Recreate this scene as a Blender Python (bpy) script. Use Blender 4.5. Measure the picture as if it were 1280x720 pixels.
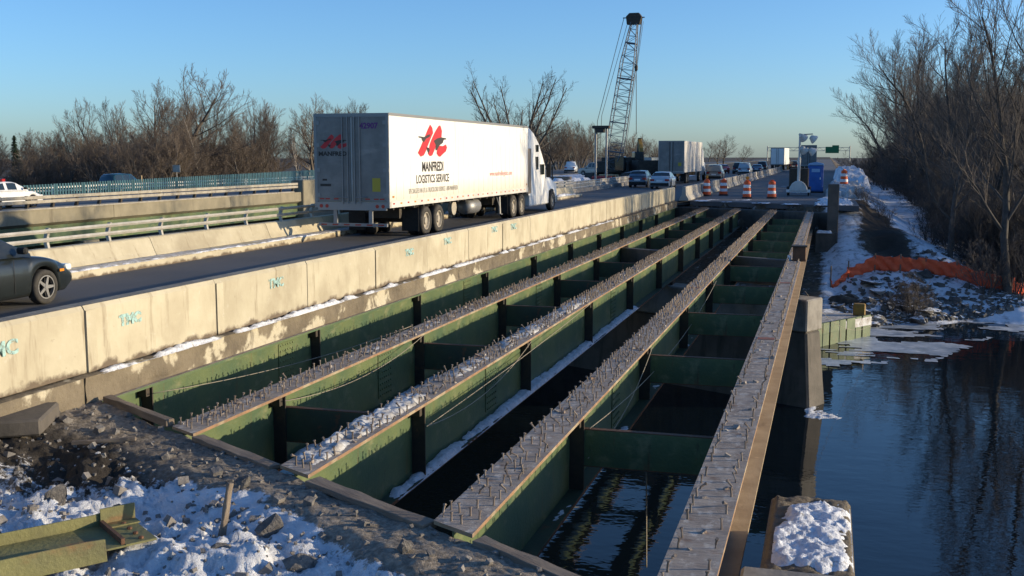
import bpy, bmesh, math, random
import numpy as np
from mathutils import Matrix, Vector

for o in list(bpy.data.objects):
    bpy.data.objects.remove(o, do_unlink=True)
S = bpy.context.scene
COL = S.collection
rad = math.radians

# ------------------------------------------------------------------ camera
cd = bpy.data.cameras.new('camera')
cd.sensor_width = 36.0
cd.lens = 1340.0 / 1280.0 * 36.0
cd.clip_start = 0.1
cd.clip_end = 6000
cam = bpy.data.objects.new('camera', cd)
COL.objects.link(cam)
cam.location = (0, 0, 2.75)
cam.rotation_euler = (rad(90 - 7.02), 0, rad(16.35))
S.camera = cam

# ------------------------------------------------------------------ sky and sun
SUN_EL, SUN_AZ = 10.3, 75.0          # azimuth clockwise from +Y (to the right of the road)
w = bpy.data.worlds.new('World')
S.world = w
w.use_nodes = True
wn, wl = w.node_tree.nodes, w.node_tree.links
wn.clear()
sky = wn.new('ShaderNodeTexSky')
sky.sky_type = 'NISHITA'
sky.sun_disc = False
sky.sun_elevation = rad(SUN_EL)
sky.sun_rotation = rad(SUN_AZ)
sky.air_density = 0.82
sky.dust_density = 0.7
sky.ozone_density = 4.6
bg = wn.new('ShaderNodeBackground')
bg.inputs['Strength'].default_value = 0.15
wo = wn.new('ShaderNodeOutputWorld')
wl.new(sky.outputs[0], bg.inputs['Color'])
wl.new(bg.outputs[0], wo.inputs['Surface'])

sd = bpy.data.lights.new('sun', 'SUN')
sd.energy = 3.7
sd.angle = rad(0.5)
sd.color = (1.0, 0.82, 0.55)
sun = bpy.data.objects.new('sun', sd)
COL.objects.link(sun)
sv = Vector((math.sin(rad(SUN_AZ)) * math.cos(rad(SUN_EL)), math.cos(rad(SUN_AZ)) * math.cos(rad(SUN_EL)), math.sin(rad(SUN_EL))))
sun.rotation_euler = sv.to_track_quat('Z', 'Y').to_euler()
sun.location = (60, 20, 40)

S.render.engine = 'CYCLES'
S.view_settings.view_transform = 'Standard'
S.view_settings.look = 'None'
S.view_settings.exposure = 0.68
S.view_settings.gamma = 1.0
S.view_settings.use_curve_mapping = False

# ------------------------------------------------------------------ helpers
rng = random.Random(7)

def _hash(ix, iy, seed):
    n = (ix.astype(np.int64) * 374761393 + iy.astype(np.int64) * 668265263 + seed * 1442695041) & 0xFFFFFFFF
    n = ((n ^ (n >> 13)) * 1274126177) & 0xFFFFFFFF
    n = n ^ (n >> 16)
    return (n & 0xFFFF) / 65535.0

def noise2(x, y, seed=0):
    x = np.asarray(x, float); y = np.asarray(y, float)
    ix, iy = np.floor(x), np.floor(y)
    fx, fy = x - ix, y - iy
    fx = fx * fx * (3 - 2 * fx); fy = fy * fy * (3 - 2 * fy)
    a = _hash(ix, iy, seed); b = _hash(ix + 1, iy, seed)
    c = _hash(ix, iy + 1, seed); d = _hash(ix + 1, iy + 1, seed)
    return (a + (b - a) * fx) * (1 - fy) + (c + (d - c) * fx) * fy

def fbm(x, y, seed=0, oct=4):
    s, amp, tot = 0, 1.0, 0
    for k in range(oct):
        s = s + amp * noise2(np.asarray(x) * 2 ** k, np.asarray(y) * 2 ** k, seed + k * 17)
        tot += amp; amp *= 0.5
    return s / tot

def sstep(a, b, x):
    t = np.clip((np.asarray(x, float) - a) / (b - a), 0, 1)
    return t * t * (3 - 2 * t)

class MB:
    """collects simple solids into one mesh"""
    def __init__(s):
        s.V, s.F, s.M = [], [], []
    def add(s, v, f, mi=0):
        n = len(s.V)
        s.V += [tuple(p) for p in v]
        s.F += [tuple(i + n for i in q) for q in f]
        s.M += [mi] * len(f)
        return s
    def box(s, x0, x1, y0, y1, z0, z1, mi=0):
        v = [(x0, y0, z0), (x1, y0, z0), (x1, y1, z0), (x0, y1, z0), (x0, y0, z1), (x1, y0, z1), (x1, y1, z1), (x0, y1, z1)]
        return s.add(v, [(3, 2, 1, 0), (4, 5, 6, 7), (0, 1, 5, 4), (1, 2, 6, 5), (2, 3, 7, 6), (3, 0, 4, 7)], mi)
    def obox(s, c, size, rot, mi=0):
        hx, hy, hz = size[0] / 2, size[1] / 2, size[2] / 2
        v = [Vector(c) + rot @ Vector(p) for p in ((-hx, -hy, -hz), (hx, -hy, -hz), (hx, hy, -hz), (-hx, hy, -hz), (-hx, -hy, hz), (hx, -hy, hz), (hx, hy, hz), (-hx, hy, hz))]
        return s.add(v, [(3, 2, 1, 0), (4, 5, 6, 7), (0, 1, 5, 4), (1, 2, 6, 5), (2, 3, 7, 6), (3, 0, 4, 7)], mi)
    def prism(s, poly, axis, a, b, mi=0):
        n = len(poly)
        def P(p, t):
            return {'x': (t, p[0], p[1]), 'y': (p[0], t, p[1]), 'z': (p[0], p[1], t)}[axis]
        v = [P(p, a) for p in poly] + [P(p, b) for p in poly]
        f = [tuple(range(n))[::-1], tuple(range(n, 2 * n))] + [(i, (i + 1) % n, n + (i + 1) % n, n + i) for i in range(n)]
        return s.add(v, f, mi)
    def tube(s, pts, radii, n=6, mi=0, cap=True):
        pts = [Vector(p) for p in pts]
        if not hasattr(radii, '__len__'):
            radii = [radii] * len(pts)
        v, f = [], []
        for i, p in enumerate(pts):
            d = (pts[min(i + 1, len(pts) - 1)] - pts[max(i - 1, 0)])
            d = d.normalized() if d.length > 1e-9 else Vector((0, 0, 1))
            u = d.orthogonal().normalized() if abs(d.z) > .9 else d.cross(Vector((0, 0, 1))).normalized()
            if abs(d.z) > .9:
                u = Vector((1, 0, 0)); u = (u - d * u.dot(d)).normalized()
            q = d.cross(u)
            for k in range(n):
                a = 2 * math.pi * k / n
                v.append(p + (u * math.cos(a) + q * math.sin(a)) * radii[i])
        for i in range(len(pts) - 1):
            for k in range(n):
                k2 = (k + 1) % n
                f.append((i * n + k, i * n + k2, (i + 1) * n + k2, (i + 1) * n + k))
        if cap:
            f.append(tuple(range(n))[::-1]); f.append(tuple(range((len(pts) - 1) * n, len(pts) * n)))
        return s.add(v, f, mi)
    def lathe(s, prof, n=16, c=(0, 0, 0), axis='z', mi=0, cap=True):
        v, f = [], []
        for r, t in prof:
            for k in range(n):
                a = 2 * math.pi * k / n
                p = (r * math.cos(a), r * math.sin(a), t)
                if axis == 'x': p = (t, r * math.cos(a), r * math.sin(a))
                if axis == 'y': p = (r * math.cos(a), t, r * math.sin(a))
                v.append((p[0] + c[0], p[1] + c[1], p[2] + c[2]))
        m = len(prof)
        for i in range(m - 1):
            for k in range(n):
                k2 = (k + 1) % n
                f.append((i * n + k, i * n + k2, (i + 1) * n + k2, (i + 1) * n + k))
        if cap: f.append(tuple(range(n))[::-1]); f.append(tuple(range((m - 1) * n, m * n)))
        return s.add(v, f, mi)
    def mesh(s, name, mats, smooth=False, bevel=0, fix=True):
        me = bpy.data.meshes.new(name)
        me.from_pydata(s.V, [], s.F)
        if not isinstance(mats, (list, tuple)): mats = [mats]
        for m in mats: me.materials.append(m)
        if len(mats) > 1: me.polygons.foreach_set('material_index', s.M)
        if fix or bevel:
            bm = bmesh.new(); bm.from_mesh(me)
            if bevel:
                bmesh.ops.bevel(bm, geom=[e for e in bm.edges if len(e.link_faces) == 2 and e.calc_face_angle(0) > .6], offset=bevel, segments=1, affect='EDGES', profile=.5, clamp_overlap=True)
            bmesh.ops.recalc_face_normals(bm, faces=bm.faces)
            bm.to_mesh(me); bm.free()
        if smooth: me.polygons.foreach_set('use_smooth', [True] * len(me.polygons))
        me.update()
        return me
    def build(s, name, mats, parent=None, **k):
        return link(name, s.mesh(name, mats, **k), parent)

def link(name, me, parent=None):
    o = bpy.data.objects.new(name, me)
    COL.objects.link(o)
    if parent: o.parent = parent
    return o

def tag(o, label=None, cat=None, group=None, kind=None):
    if label: o['label'] = label
    if cat: o['category'] = cat
    if group: o['group'] = group
    if kind: o['kind'] = kind
    return o

def empty(name, loc=(0, 0, 0), rz=0, label=None, cat=None, group=None):
    o = bpy.data.objects.new(name, None)
    o.empty_display_size = .2
    COL.objects.link(o)
    o.location = loc; o.rotation_euler = (0, 0, rz)
    return tag(o, label, cat, group)

def copy_tree(o, parent=None):
    c = o.copy(); COL.objects.link(c); c.parent = parent
    for ch in o.children: copy_tree(ch, c)
    return c

def np_mesh(name, V, F, mats, smooth=True):
    me = bpy.data.meshes.new(name)
    V = np.asarray(V, np.float32); F = np.asarray(F, np.int32)
    k = F.shape[1]
    me.vertices.add(len(V)); me.vertices.foreach_set('co', V.ravel())
    me.loops.add(F.size); me.loops.foreach_set('vertex_index', F.ravel())
    me.polygons.add(len(F)); me.polygons.foreach_set('loop_start', np.arange(0, F.size, k, dtype=np.int32))
    me.polygons.foreach_set('loop_total', np.full(len(F), k, np.int32))
    if smooth: me.polygons.foreach_set('use_smooth', np.ones(len(F), bool))
    for m in (mats if isinstance(mats, (list, tuple)) else [mats]): me.materials.append(m)
    me.update(calc_edges=True); me.validate()
    return me

def grid_mesh(name, X, Y, Zf, mats, attr=None, dark=None):
    ny, nx = X.shape
    V = np.stack([X.ravel(), Y.ravel(), Zf.ravel()], 1)
    i = np.arange(nx * ny).reshape(ny, nx)
    F = np.stack([i[:-1, :-1].ravel(), i[:-1, 1:].ravel(), i[1:, 1:].ravel(), i[1:, :-1].ravel()], 1)
    me = np_mesh(name, V, F, mats)
    if attr is not None:
        at = me.attributes.new('snow', 'FLOAT', 'POINT')
        at.data.foreach_set('value', np.asarray(attr, np.float32).ravel())
    if dark is not None:
        at = me.attributes.new('dark', 'FLOAT', 'POINT'); at.data.foreach_set('value', np.asarray(dark, np.float32).ravel())
    return me

# ------------------------------------------------------------------ materials
def N(nt, t, **k):
    n = nt.nodes.new(t)
    for a, b in k.items():
        if a in n.inputs: n.inputs[a].default_value = b
        else: setattr(n, a, b)
    return n

def c4(c): return (c[0], c[1], c[2], 1)

def noise_fac(nt, co, scale, lo, hi, detail=5, stretch=None, rough=.6):
    if stretch:
        mp = N(nt, 'ShaderNodeMapping'); mp.inputs['Scale'].default_value = stretch
        nt.links.new(co, mp.inputs[0]); co = mp.outputs[0]
    n = N(nt, 'ShaderNodeTexNoise'); n.inputs['Scale'].default_value = scale
    n.inputs['Detail'].default_value = detail; n.inputs['Roughness'].default_value = rough
    nt.links.new(co, n.inputs['Vector'])
    r = N(nt, 'ShaderNodeMapRange'); r.inputs[1].default_value = lo; r.inputs[2].default_value = hi
    r.interpolation_type = 'SMOOTHSTEP'
    nt.links.new(n.outputs[0], r.inputs[0])
    return r.outputs[0], n.outputs[0]

def mix(nt, fac, a, b, blend='MIX'):
    m = N(nt, 'ShaderNodeMix', data_type='RGBA', blend_type=blend)
    if isinstance(fac, (int, float)): m.inputs[0].default_value = fac
    else: nt.links.new(fac, m.inputs[0])
    for sock, v in ((m.inputs[6], a), (m.inputs[7], b)):
        if isinstance(v, tuple): sock.default_value = c4(v)
        else: nt.links.new(v, sock)
    return m.outputs[2]

def mat(name, c1, c2=None, scale=3, rough=.75, stains=(), bump=0, bscale=20, metal=0, spec=.4, coat=0, stretch=None, rnd=0, bstretch=None, bdist=.02):
    m = bpy.data.materials.new(name); m.use_nodes = True
    nt = m.node_tree; p = nt.nodes['Principled BSDF']
    tc = N(nt, 'ShaderNodeTexCoord'); co = tc.outputs['Object']
    if rnd:
        oi = N(nt, 'ShaderNodeObjectInfo')
        vm = N(nt, 'ShaderNodeVectorMath', operation='SCALE'); vm.inputs[0].default_value = (37, 53, 71)
        nt.links.new(oi.outputs['Random'], vm.inputs['Scale'])
        va = N(nt, 'ShaderNodeVectorMath', operation='ADD')
        nt.links.new(co, va.inputs[0]); nt.links.new(vm.outputs[0], va.inputs[1]); co = va.outputs[0]
    col = c1
    if c2:
        fac, _ = noise_fac(nt, co, scale, .3, .7, stretch=stretch)
        col = mix(nt, fac, c1, c2)
    for (sc, scl, lo, hi, st, amt) in stains:
        fac, _ = noise_fac(nt, co, scl, lo, hi, stretch=st)
        mm = N(nt, 'ShaderNodeMath', operation='MULTIPLY'); mm.inputs[1].default_value = amt
        nt.links.new(fac, mm.inputs[0])
        col = mix(nt, mm.outputs[0], col, sc)
    if rnd:
        hs = N(nt, 'ShaderNodeHueSaturation')
        r = N(nt, 'ShaderNodeMapRange'); r.inputs[3].default_value = 1 - rnd; r.inputs[4].default_value = 1 + rnd
        nt.links.new(oi.outputs['Random'], r.inputs[0]); nt.links.new(r.outputs[0], hs.inputs['Value'])
        if isinstance(col, tuple): hs.inputs['Color'].default_value = c4(col)
        else: nt.links.new(col, hs.inputs['Color'])
        col = hs.outputs[0]
    if isinstance(col, tuple): p.inputs['Base Color'].default_value = c4(col)
    else: nt.links.new(col, p.inputs['Base Color'])
    p.inputs['Roughness'].default_value = rough
    p.inputs['Metallic'].default_value = metal
    p.inputs['Specular IOR Level'].default_value = spec
    p.inputs['Coat Weight'].default_value = coat
    if bump:
        _, h = noise_fac(nt, co, bscale, 0, 1, detail=8, stretch=bstretch)
        b = N(nt, 'ShaderNodeBump'); b.inputs['Strength'].default_value = bump; b.inputs['Distance'].default_value = bdist
        nt.links.new(h, b.inputs['Height']); nt.links.new(b.outputs[0], p.inputs['Normal'])
    return m

def snow_ground(name, soil1, soil2, snowc=(.78, .8, .84), nscale=1.2, bump=.6, bscale=9, width=.12):
    """soil and snow mixed by the mesh attribute 'snow' roughened with noise"""
    m = bpy.data.materials.new(name); m.use_nodes = True
    nt = m.node_tree; p = nt.nodes['Principled BSDF']
    co = N(nt, 'ShaderNodeTexCoord').outputs['Object']
    f1, _ = noise_fac(nt, co, nscale, .3, .7)
    f2, _ = noise_fac(nt, co, nscale * 9, .35, .7)
    col = mix(nt, f1, soil1, soil2)
    col = mix(nt, f2, col, tuple(x * 1.6 for x in soil2))
    dk_ = N(nt, 'ShaderNodeAttribute', attribute_name='dark')
    col = mix(nt, dk_.outputs['Fac'], col, (.03, .025, .02))
    at = N(nt, 'ShaderNodeAttribute', attribute_name='snow')
    _, n1 = noise_fac(nt, co, nscale * 5, 0, 1, detail=7, rough=.7)
    ad = N(nt, 'ShaderNodeMath', operation='ADD'); nt.links.new(at.outputs['Fac'], ad.inputs[0]); nt.links.new(n1, ad.inputs[1])
    r = N(nt, 'ShaderNodeMapRange'); r.inputs[1].default_value = 1 - width; r.inputs[2].default_value = 1 + width
    nt.links.new(ad.outputs[0], r.inputs[0])
    f3, _ = noise_fac(nt, co, nscale * 2.5, .3, .75)
    sc = mix(nt, f3, snowc, tuple(x * .8 for x in snowc))
    col = mix(nt, r.outputs[0], col, sc)
    nt.links.new(col, p.inputs['Base Color'])
    p.inputs['Roughness'].default_value = .85; p.inputs['Specular IOR Level'].default_value = .2
    _, h = noise_fac(nt, co, bscale, 0, 1, detail=10, rough=.7)
    b = N(nt, 'ShaderNodeBump'); b.inputs['Strength'].default_value = bump; b.inputs['Distance'].default_value = .06
    nt.links.new(h, b.inputs['Height']); nt.links.new(b.outputs[0], p.inputs['Normal'])
    return m

MT = {}
MT['green'] = mat('green_girder_paint', (.12, .155, .065), (.062, .108, .058), 1.1, .48, stains=[((.24, .235, .13), 3.2, .52, .72, (1, .6, 1.2), .6), ((.14, .075, .035), 2.6, .6, .74, (2, 2.4, .35), .75), ((.05, .04, .028), 5, .62, .76, (2, 1.2, .5), .6), ((.2, .1, .045), 16, .68, .76, None, .8)], bump=.3, bscale=24)
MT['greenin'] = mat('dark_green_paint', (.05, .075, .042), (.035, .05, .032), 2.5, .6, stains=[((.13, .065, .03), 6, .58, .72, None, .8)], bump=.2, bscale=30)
MT['rust_edge'] = mat('rust_orange_edge', (.3, .17, .09), (.2, .13, .08), 6, .85, stains=[((.36, .3, .2), 2.2, .45, .65, None, .9)], bump=.3)
MT['flange_top'] = mat('scraped_flange_top', (.36, .31, .265), (.24, .2, .17), 3.5, .85, stains=[((.55, .51, .46), 9, .5, .7, (1, .5, 1), .8), ((.17, .085, .045), 5, .56, .72, None, .7)], bump=1.0, bscale=10, bstretch=(.35, 3.2, 1), bdist=.035)
MT['webtan'] = mat('rusty_tan_web', (.36, .28, .185), (.27, .2, .125), 2.2, .7, stains=[((.11, .075, .045), 1.7, .55, .75, (1, .5, 1.5), .8), ((.45, .34, .22), 5, .6, .75, None, .6)], bump=.25, bscale=22)
MT['stud'] = mat('rusty_stud_steel', (.24, .2, .165), (.16, .12, .095), 20, .8, rnd=.25, metal=.1)
MT['stiff'] = mat('near_black_steel', (.035, .03, .024), (.06, .045, .03), 6, .7, stains=[((.16, .08, .04), 8, .62, .75, None, .7)])  # near-black tone puts the shade on the stiffener faces into the colour
MT['conc'] = mat('parapet_concrete', (.475, .43, .32), (.39, .345, .25), 1.4, .85, stains=[((.27, .23, .16), .8, .48, .7, (1, 1, .8), .6), ((.2, .155, .1), 2.2, .56, .74, (1, 2.2, .32), .75), ((.55, .52, .44), 5, .6, .8, None, .6), ((.24, .2, .13), 10, .66, .74, None, .6)], bump=.25, bscale=14, rnd=.06)
def damp_foot(m_, z0, z1, c):
    nt = m_.node_tree; p = nt.nodes['Principled BSDF']; src = p.inputs['Base Color'].links[0].from_socket
    co = N(nt, 'ShaderNodeTexCoord').outputs['Object']
    sp_ = N(nt, 'ShaderNodeSeparateXYZ'); nt.links.new(co, sp_.inputs[0])
    _, n_ = noise_fac(nt, co, 2.4, 0, 1, detail=7)
    ma = N(nt, 'ShaderNodeMath', operation='MULTIPLY_ADD'); ma.inputs[1].default_value = -.42; nt.links.new(n_, ma.inputs[0]); nt.links.new(sp_.outputs[2], ma.inputs[2])
    r_ = N(nt, 'ShaderNodeMapRange'); r_.inputs[1].default_value = z1; r_.inputs[2].default_value = z0; nt.links.new(ma.outputs[0], r_.inputs[0])
    nt.links.new(mix(nt, r_.outputs[0], src, c), p.inputs['Base Color'])
damp_foot(MT['conc'], -.19, -.13, (.13, .1, .07))
MT['conc_top'] = mat('parapet_top_concrete', (.2, .17, .13), (.3, .26, .2), 4, .9, bump=.5)
MT['conc_old'] = mat('stained_deck_concrete', (.2, .165, .115), (.11, .09, .065), 1.3, .9, stains=[((.48, .43, .32), 1.1, .54, .6, None, .95), ((.06, .05, .04), 2.5, .6, .75, (1, 1.5, .5), .8)], bump=.9, bscale=7, bdist=.05)
MT['conc_grey'] = mat('grey_concrete', (.3, .28, .25), (.2, .185, .165), 2, .9, stains=[((.1, .085, .07), 1.5, .55, .75, (2, 2, .4), .8)], bump=.5, bscale=10)
MT['conc_dark'] = mat('darkened_pier_concrete', (.075, .066, .056), (.115, .1, .085), 1.5, .8, stains=[((.03, .028, .025), 1.2, .5, .75, (2, 2, .4), .8)], bump=.5, bscale=8)  # base colour darkened to stand in for shade on the pier stem
MT['conc_far'] = mat('weathered_bridge_concrete', (.28, .25, .18), (.2, .18, .13), .8, .9, stains=[((.07, .06, .045), .9, .55, .75, (1, 1.2, .2), .8)], bump=.3, bscale=5)
MT['asphalt'] = mat('asphalt', (.085, .084, .084), (.105, .102, .1), .4, .75, stains=[((.11, .105, .1), .5, .55, .75, (4, .15, 1), .6), ((.035, .035, .038), 1.1, .6, .8, (3, .2, 1), .6)], bump=.4, bscale=60)
MT['asphalt_salt'] = mat('salted_asphalt', (.12, .12, .125), (.09, .09, .093), .5, .85, stains=[((.42, .43, .46), .6, .6, .75, (1, .5, 1), .7)], bump=.4, bscale=30)
MT['snow'] = mat('snow', (.8, .82, .86), (.6, .61, .64), 7, .8, stains=[((.3, .26, .21), 11, .58, .72, None, .75), ((.2, .17, .13), 30, .64, .74, None, .8)], bump=1.0, bscale=26, spec=.2, bdist=.03)
MT['snow_dirty'] = mat('dirty_snow', (.6, .6, .6), (.36, .33, .29), 5, .8, stains=[((.12, .1, .08), 9, .55, .7, None, .85)], bump=.9, bscale=18)
MT['rust'] = mat('rusty_steel', (.16, .075, .04), (.09, .05, .03), 5, .85, bump=.4)
MT['wood'] = mat('weathered_timber', (.24, .19, .14), (.14, .11, .085), 2, .85, stretch=(6, 1, 6), stains=[((.08, .06, .045), 4, .6, .75, None, .7)], bump=.6, bscale=8, bstretch=(8, .8, 8))
MT['wood_new'] = mat('pale_timber', (.55, .4, .22), (.4, .28, .15), 4, .8, bump=.3)
MT['rock'] = mat('rock', (.1, .092, .085), (.19, .175, .16), 2.5, .9, rnd=.3, bump=.8, bscale=6, bdist=.06)
MT['rocksnow'] = mat('boulder', (.07, .065, .06), (.16, .15, .135), 1.6, .9, rnd=.3, bump=.8, bscale=4, bdist=.08)
MT['alu'] = mat('galvanised_rail', (.45, .425, .38), (.34, .32, .28), 3, .5, metal=.35, stains=[((.2, .18, .15), 4, .62, .78, None, .6)])
MT['rail_old'] = mat('weathered_rail', (.38, .35, .29), (.27, .245, .2), 2.5, .7, stains=[((.1, .09, .07), 3, .58, .74, None, .7)])
MT['white'] = mat('white_trailer_paint', (.8, .79, .76), (.76, .75, .72), 1, .4, stains=[((.5, .44, .34), .9, .58, .8, (1, 1, .5), .35)], spec=.4)
MT['trailer_white'] = mat('road_grimed_white_paint', (.78, .77, .73), (.74, .73, .69), 1, .45, stains=[((.5, .44, .34), .9, .58, .8, (1, 1.5, .4), .4), ((.55, .5, .42), 6, .6, .75, (1, 3, .3), .3)])
damp_foot(MT['trailer_white'], .75, 1.75, (.5, .43, .32))
MT['trailer_dirty'] = mat('grimy_white_trailer', (.62, .6, .56), (.5, .48, .44), 1.2, .5, stains=[((.22, .19, .15), 1.4, .55, .75, (1, 2, .3), .6)])
MT['door'] = mat('grimy_shaded_door_panel', (.23, .222, .21), (.155, .15, .143), 1.4, .45, stains=[((.34, .32, .29), 1.2, .55, .8, (.6, 1, 2.5), .8), ((.16, .14, .12), 2, .58, .75, None, .7)])  # mottled grime, on a base darkened to hold the shade of the rear
MT['steel_bar'] = mat('grey_bar', (.25, .25, .25), rough=.5, metal=.5)
MT['black'] = mat('black_rubber', (.018, .018, .018), (.03, .029, .027), 8, .85)
MT['tyre'] = mat('dusty_tyre', (.035, .033, .03), (.06, .055, .048), 6, .9)
MT['rim'] = mat('wheel_rim', (.5, .49, .47), (.38, .37, .35), 5, .35, metal=.8)
MT['rim_dirty'] = mat('dusty_wheel_rim', (.42, .38, .31), (.3, .27, .22), 7, .7, metal=.1)
MT['chassis'] = mat('dark_chassis', (.04, .036, .032), (.07, .06, .05), 4, .8)
MT['glass'] = mat('car_glass', (.015, .022, .022), rough=.05, spec=.8)
MT['red_lamp'] = mat('tail_lamp_red', (.35, .02, .02), rough=.25)
MT['head_lamp'] = mat('headlamp', (.7, .7, .68), rough=.15)
MT['amber'] = mat('amber_lens', (.6, .22, .02), rough=.3)
MT['sign_red'] = mat('logo_red', (.55, .03, .035), (.45, .02, .03), 3, .5)
MT['ink'] = mat('logo_black', (.035, .03, .028), rough=.6)
MT['ink_soft'] = mat('faded_grey_print', (.28, .26, .22), rough=.6)
MT['pink_print'] = mat('faded_red_print', (.62, .3, .26), rough=.6)
MT['purple_print'] = mat('purple_print', (.12, .03, .16), rough=.5)
MT['yellow'] = mat('yellow_sticker', (.42, .33, .04), rough=.6)
MT['orange'] = mat('barrel_orange', (.8, .11, .02), (.7, .09, .02), 6, .5)
MT['refl'] = mat('reflective_white', (.75, .75, .75), rough=.4)
MT['blue_john'] = mat('blue_plastic', (.03, .13, .42), (.025, .1, .34), 2, .45)
MT['blue_lid'] = mat('pale_blue_plastic', (.25, .4, .6), rough=.5)
MT['sign_green'] = mat('sign_green', (.01, .13, .05), rough=.5)
MT['teal'] = mat('teal_fence_paint', (.03, .1, .13), (.02, .075, .1), 1, .6)
MT['bark'] = mat('grey_brown_bark', (.14, .115, .09), (.085, .07, .055), 4, .9, rnd=.25)
MT['bark_pale'] = mat('pale_birch_bark', (.42, .37, .3), (.25, .21, .17), 4, .85, rnd=.2)
MT['twig'] = mat('brown_twigs', (.13, .1, .076), rough=.9, rnd=.3)
MT['twig_dark'] = mat('dark_twigs', (.1, .085, .074), rough=.9, rnd=.3)
MT['bark_dark'] = mat('dark_bark', (.085, .075, .067), (.05, .044, .04), 4, .9, rnd=.3)
MT['needle'] = mat('spruce_needles', (.02, .045, .025), (.035, .06, .03), 3, .8, rnd=.2)
MT['crane'] = mat('crane_blue_grey', (.1, .115, .135), (.13, .14, .155), 3, .6)
MT['crane_red'] = mat('red_machine', (.3, .03, .03), rough=.6)
MT['yellow_mach'] = mat('machine_yellow', (.35, .2, .03), (.2, .12, .03), 2, .6)
MT['net'] = mat('orange_barrier_fabric', (.85, .14, .05), (.7, .1, .035), 3, .7, stains=[((.8, .2, .06), 5, .6, .75, (1, 1, .3), .6)], bump=.4, bscale=12)
MT['sheet'] = mat('sheet_pile_green', (.16, .2, .11), (.11, .14, .08), 2, .7, stains=[((.2, .12, .06), 3, .58, .72, (1, 1, .4), .8)])
MT['wire'] = mat('wire_rope', (.3, .26, .2), rough=.6)
MT['soilmat'] = mat('dark_soil', (.035, .028, .022), (.06, .05, .04), 5, .95, bump=.8)

# spray paint: cyan speckled over concrete colour
def spray():
    m = bpy.data.materials.new('cyan_spray_paint'); m.use_nodes = True
    nt = m.node_tree; p = nt.nodes['Principled BSDF']; out = nt.nodes['Material Output']
    co = N(nt, 'ShaderNodeTexCoord').outputs['Object']
    f, _ = noise_fac(nt, co, 11, .42, .68, detail=8)
    p.inputs['Base Color'].default_value = (.33, .5, .48, 1)
    p.inputs['Roughness'].default_value = .8
    tr_ = N(nt, 'ShaderNodeBsdfTransparent'); mx = N(nt, 'ShaderNodeMixShader')
    nt.links.new(f, mx.inputs[0]); nt.links.new(p.outputs[0], mx.inputs[1]); nt.links.new(tr_.outputs[0], mx.inputs[2])
    nt.links.new(mx.outputs[0], out.inputs['Surface'])
    return m
MT['spray'] = spray()

def water_mat():
    m = bpy.data.materials.new('river_water'); m.use_nodes = True
    nt = m.node_tree; p = nt.nodes['Principled BSDF']
    p.inputs['Base Color'].default_value = (.004, .008, .012, 1)
    p.inputs['Roughness'].default_value = .02
    p.inputs['IOR'].default_value = 1.33
    co = N(nt, 'ShaderNodeTexCoord').outputs['Object']
    _, a = noise_fac(nt, co, 2.2, 0, 1, detail=3, stretch=(.55, 1, 1))
    _, b = noise_fac(nt, co, .35, 0, 1, detail=2)
    ad = N(nt, 'ShaderNodeMath', operation='MULTIPLY_ADD'); ad.inputs[1].default_value = 2.5
    nt.links.new(b, ad.inputs[0]); nt.links.new(a, ad.inputs[2])
    bp = N(nt, 'ShaderNodeBump'); bp.inputs['Strength'].default_value = .1; bp.inputs['Distance'].default_value = .06
    nt.links.new(ad.outputs[0], bp.inputs['Height']); nt.links.new(bp.outputs[0], p.inputs['Normal'])
    return m
MT['water'] = water_mat()
MT['ice'] = mat('river_ice', (.5, .54, .58), (.22, .26, .3), 1.1, .35, stains=[((.7, .74, .78), 2.2, .55, .66, (1, 2.5, 1), .9)], bump=.5, bscale=5)

# ------------------------------------------------------------------ layout functions
GT = -.37                                  # top of the steel girders (road surface = 0)
GX = [-.91, -2.95, -5.03, -7.01, -9.05]    # girder centre lines, right to left
def yN(x): return 8.12 - .54 * (x + 2.71)  # near abutment edge (skewed)
def yF(x): return 62.4 - .53 * (x + 1.0)   # far abutment
def yb(x):                                 # river bank water line
    x = np.asarray(x, float)
    return np.where(x < 0, 46 - .53 * x, np.interp(x, [0, 2.4, 6, 9, 60, 400], [46, 49.7, 52.2, 53.5, 64, 150]))
def th(x, y):                              # terrain height
    x = np.asarray(x, float); y = np.asarray(y, float)
    u = y - yb(x) + (fbm(x * .5, y * .5, 3) - .5) * 2.4
    flood = np.where(u < 0, np.maximum(-4.75 + .45 * u, -7), -4.78 + .22 * np.minimum(u, 3) + .045 * np.clip(u - 3, 0, 40))
    e1 = -.12 - np.maximum(x - 2.0, 0) / 1.75
    ya = yF(np.minimum(x, 1)) + .6
    e2 = np.where(y > ya, -.12, -1.7 - (ya - y) * .23)
    e2r = -.12 - np.maximum(ya + 2 - y, 0) / 2.6
    e2 = np.where(x > .3, np.maximum(e2r, -50), e2)
    left = -.12 - np.maximum(-54 - x, 0) * .3
    z = np.maximum(flood, np.minimum(np.minimum(e1, e2), np.maximum(left, -1.25)))
    rough = (fbm(x * .9, y * .9, 11, 5) - .5) * np.where((x > 2) & (y > 40), .55, .12)
    return z + rough * np.where(z < -.2, 1, .25)

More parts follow.
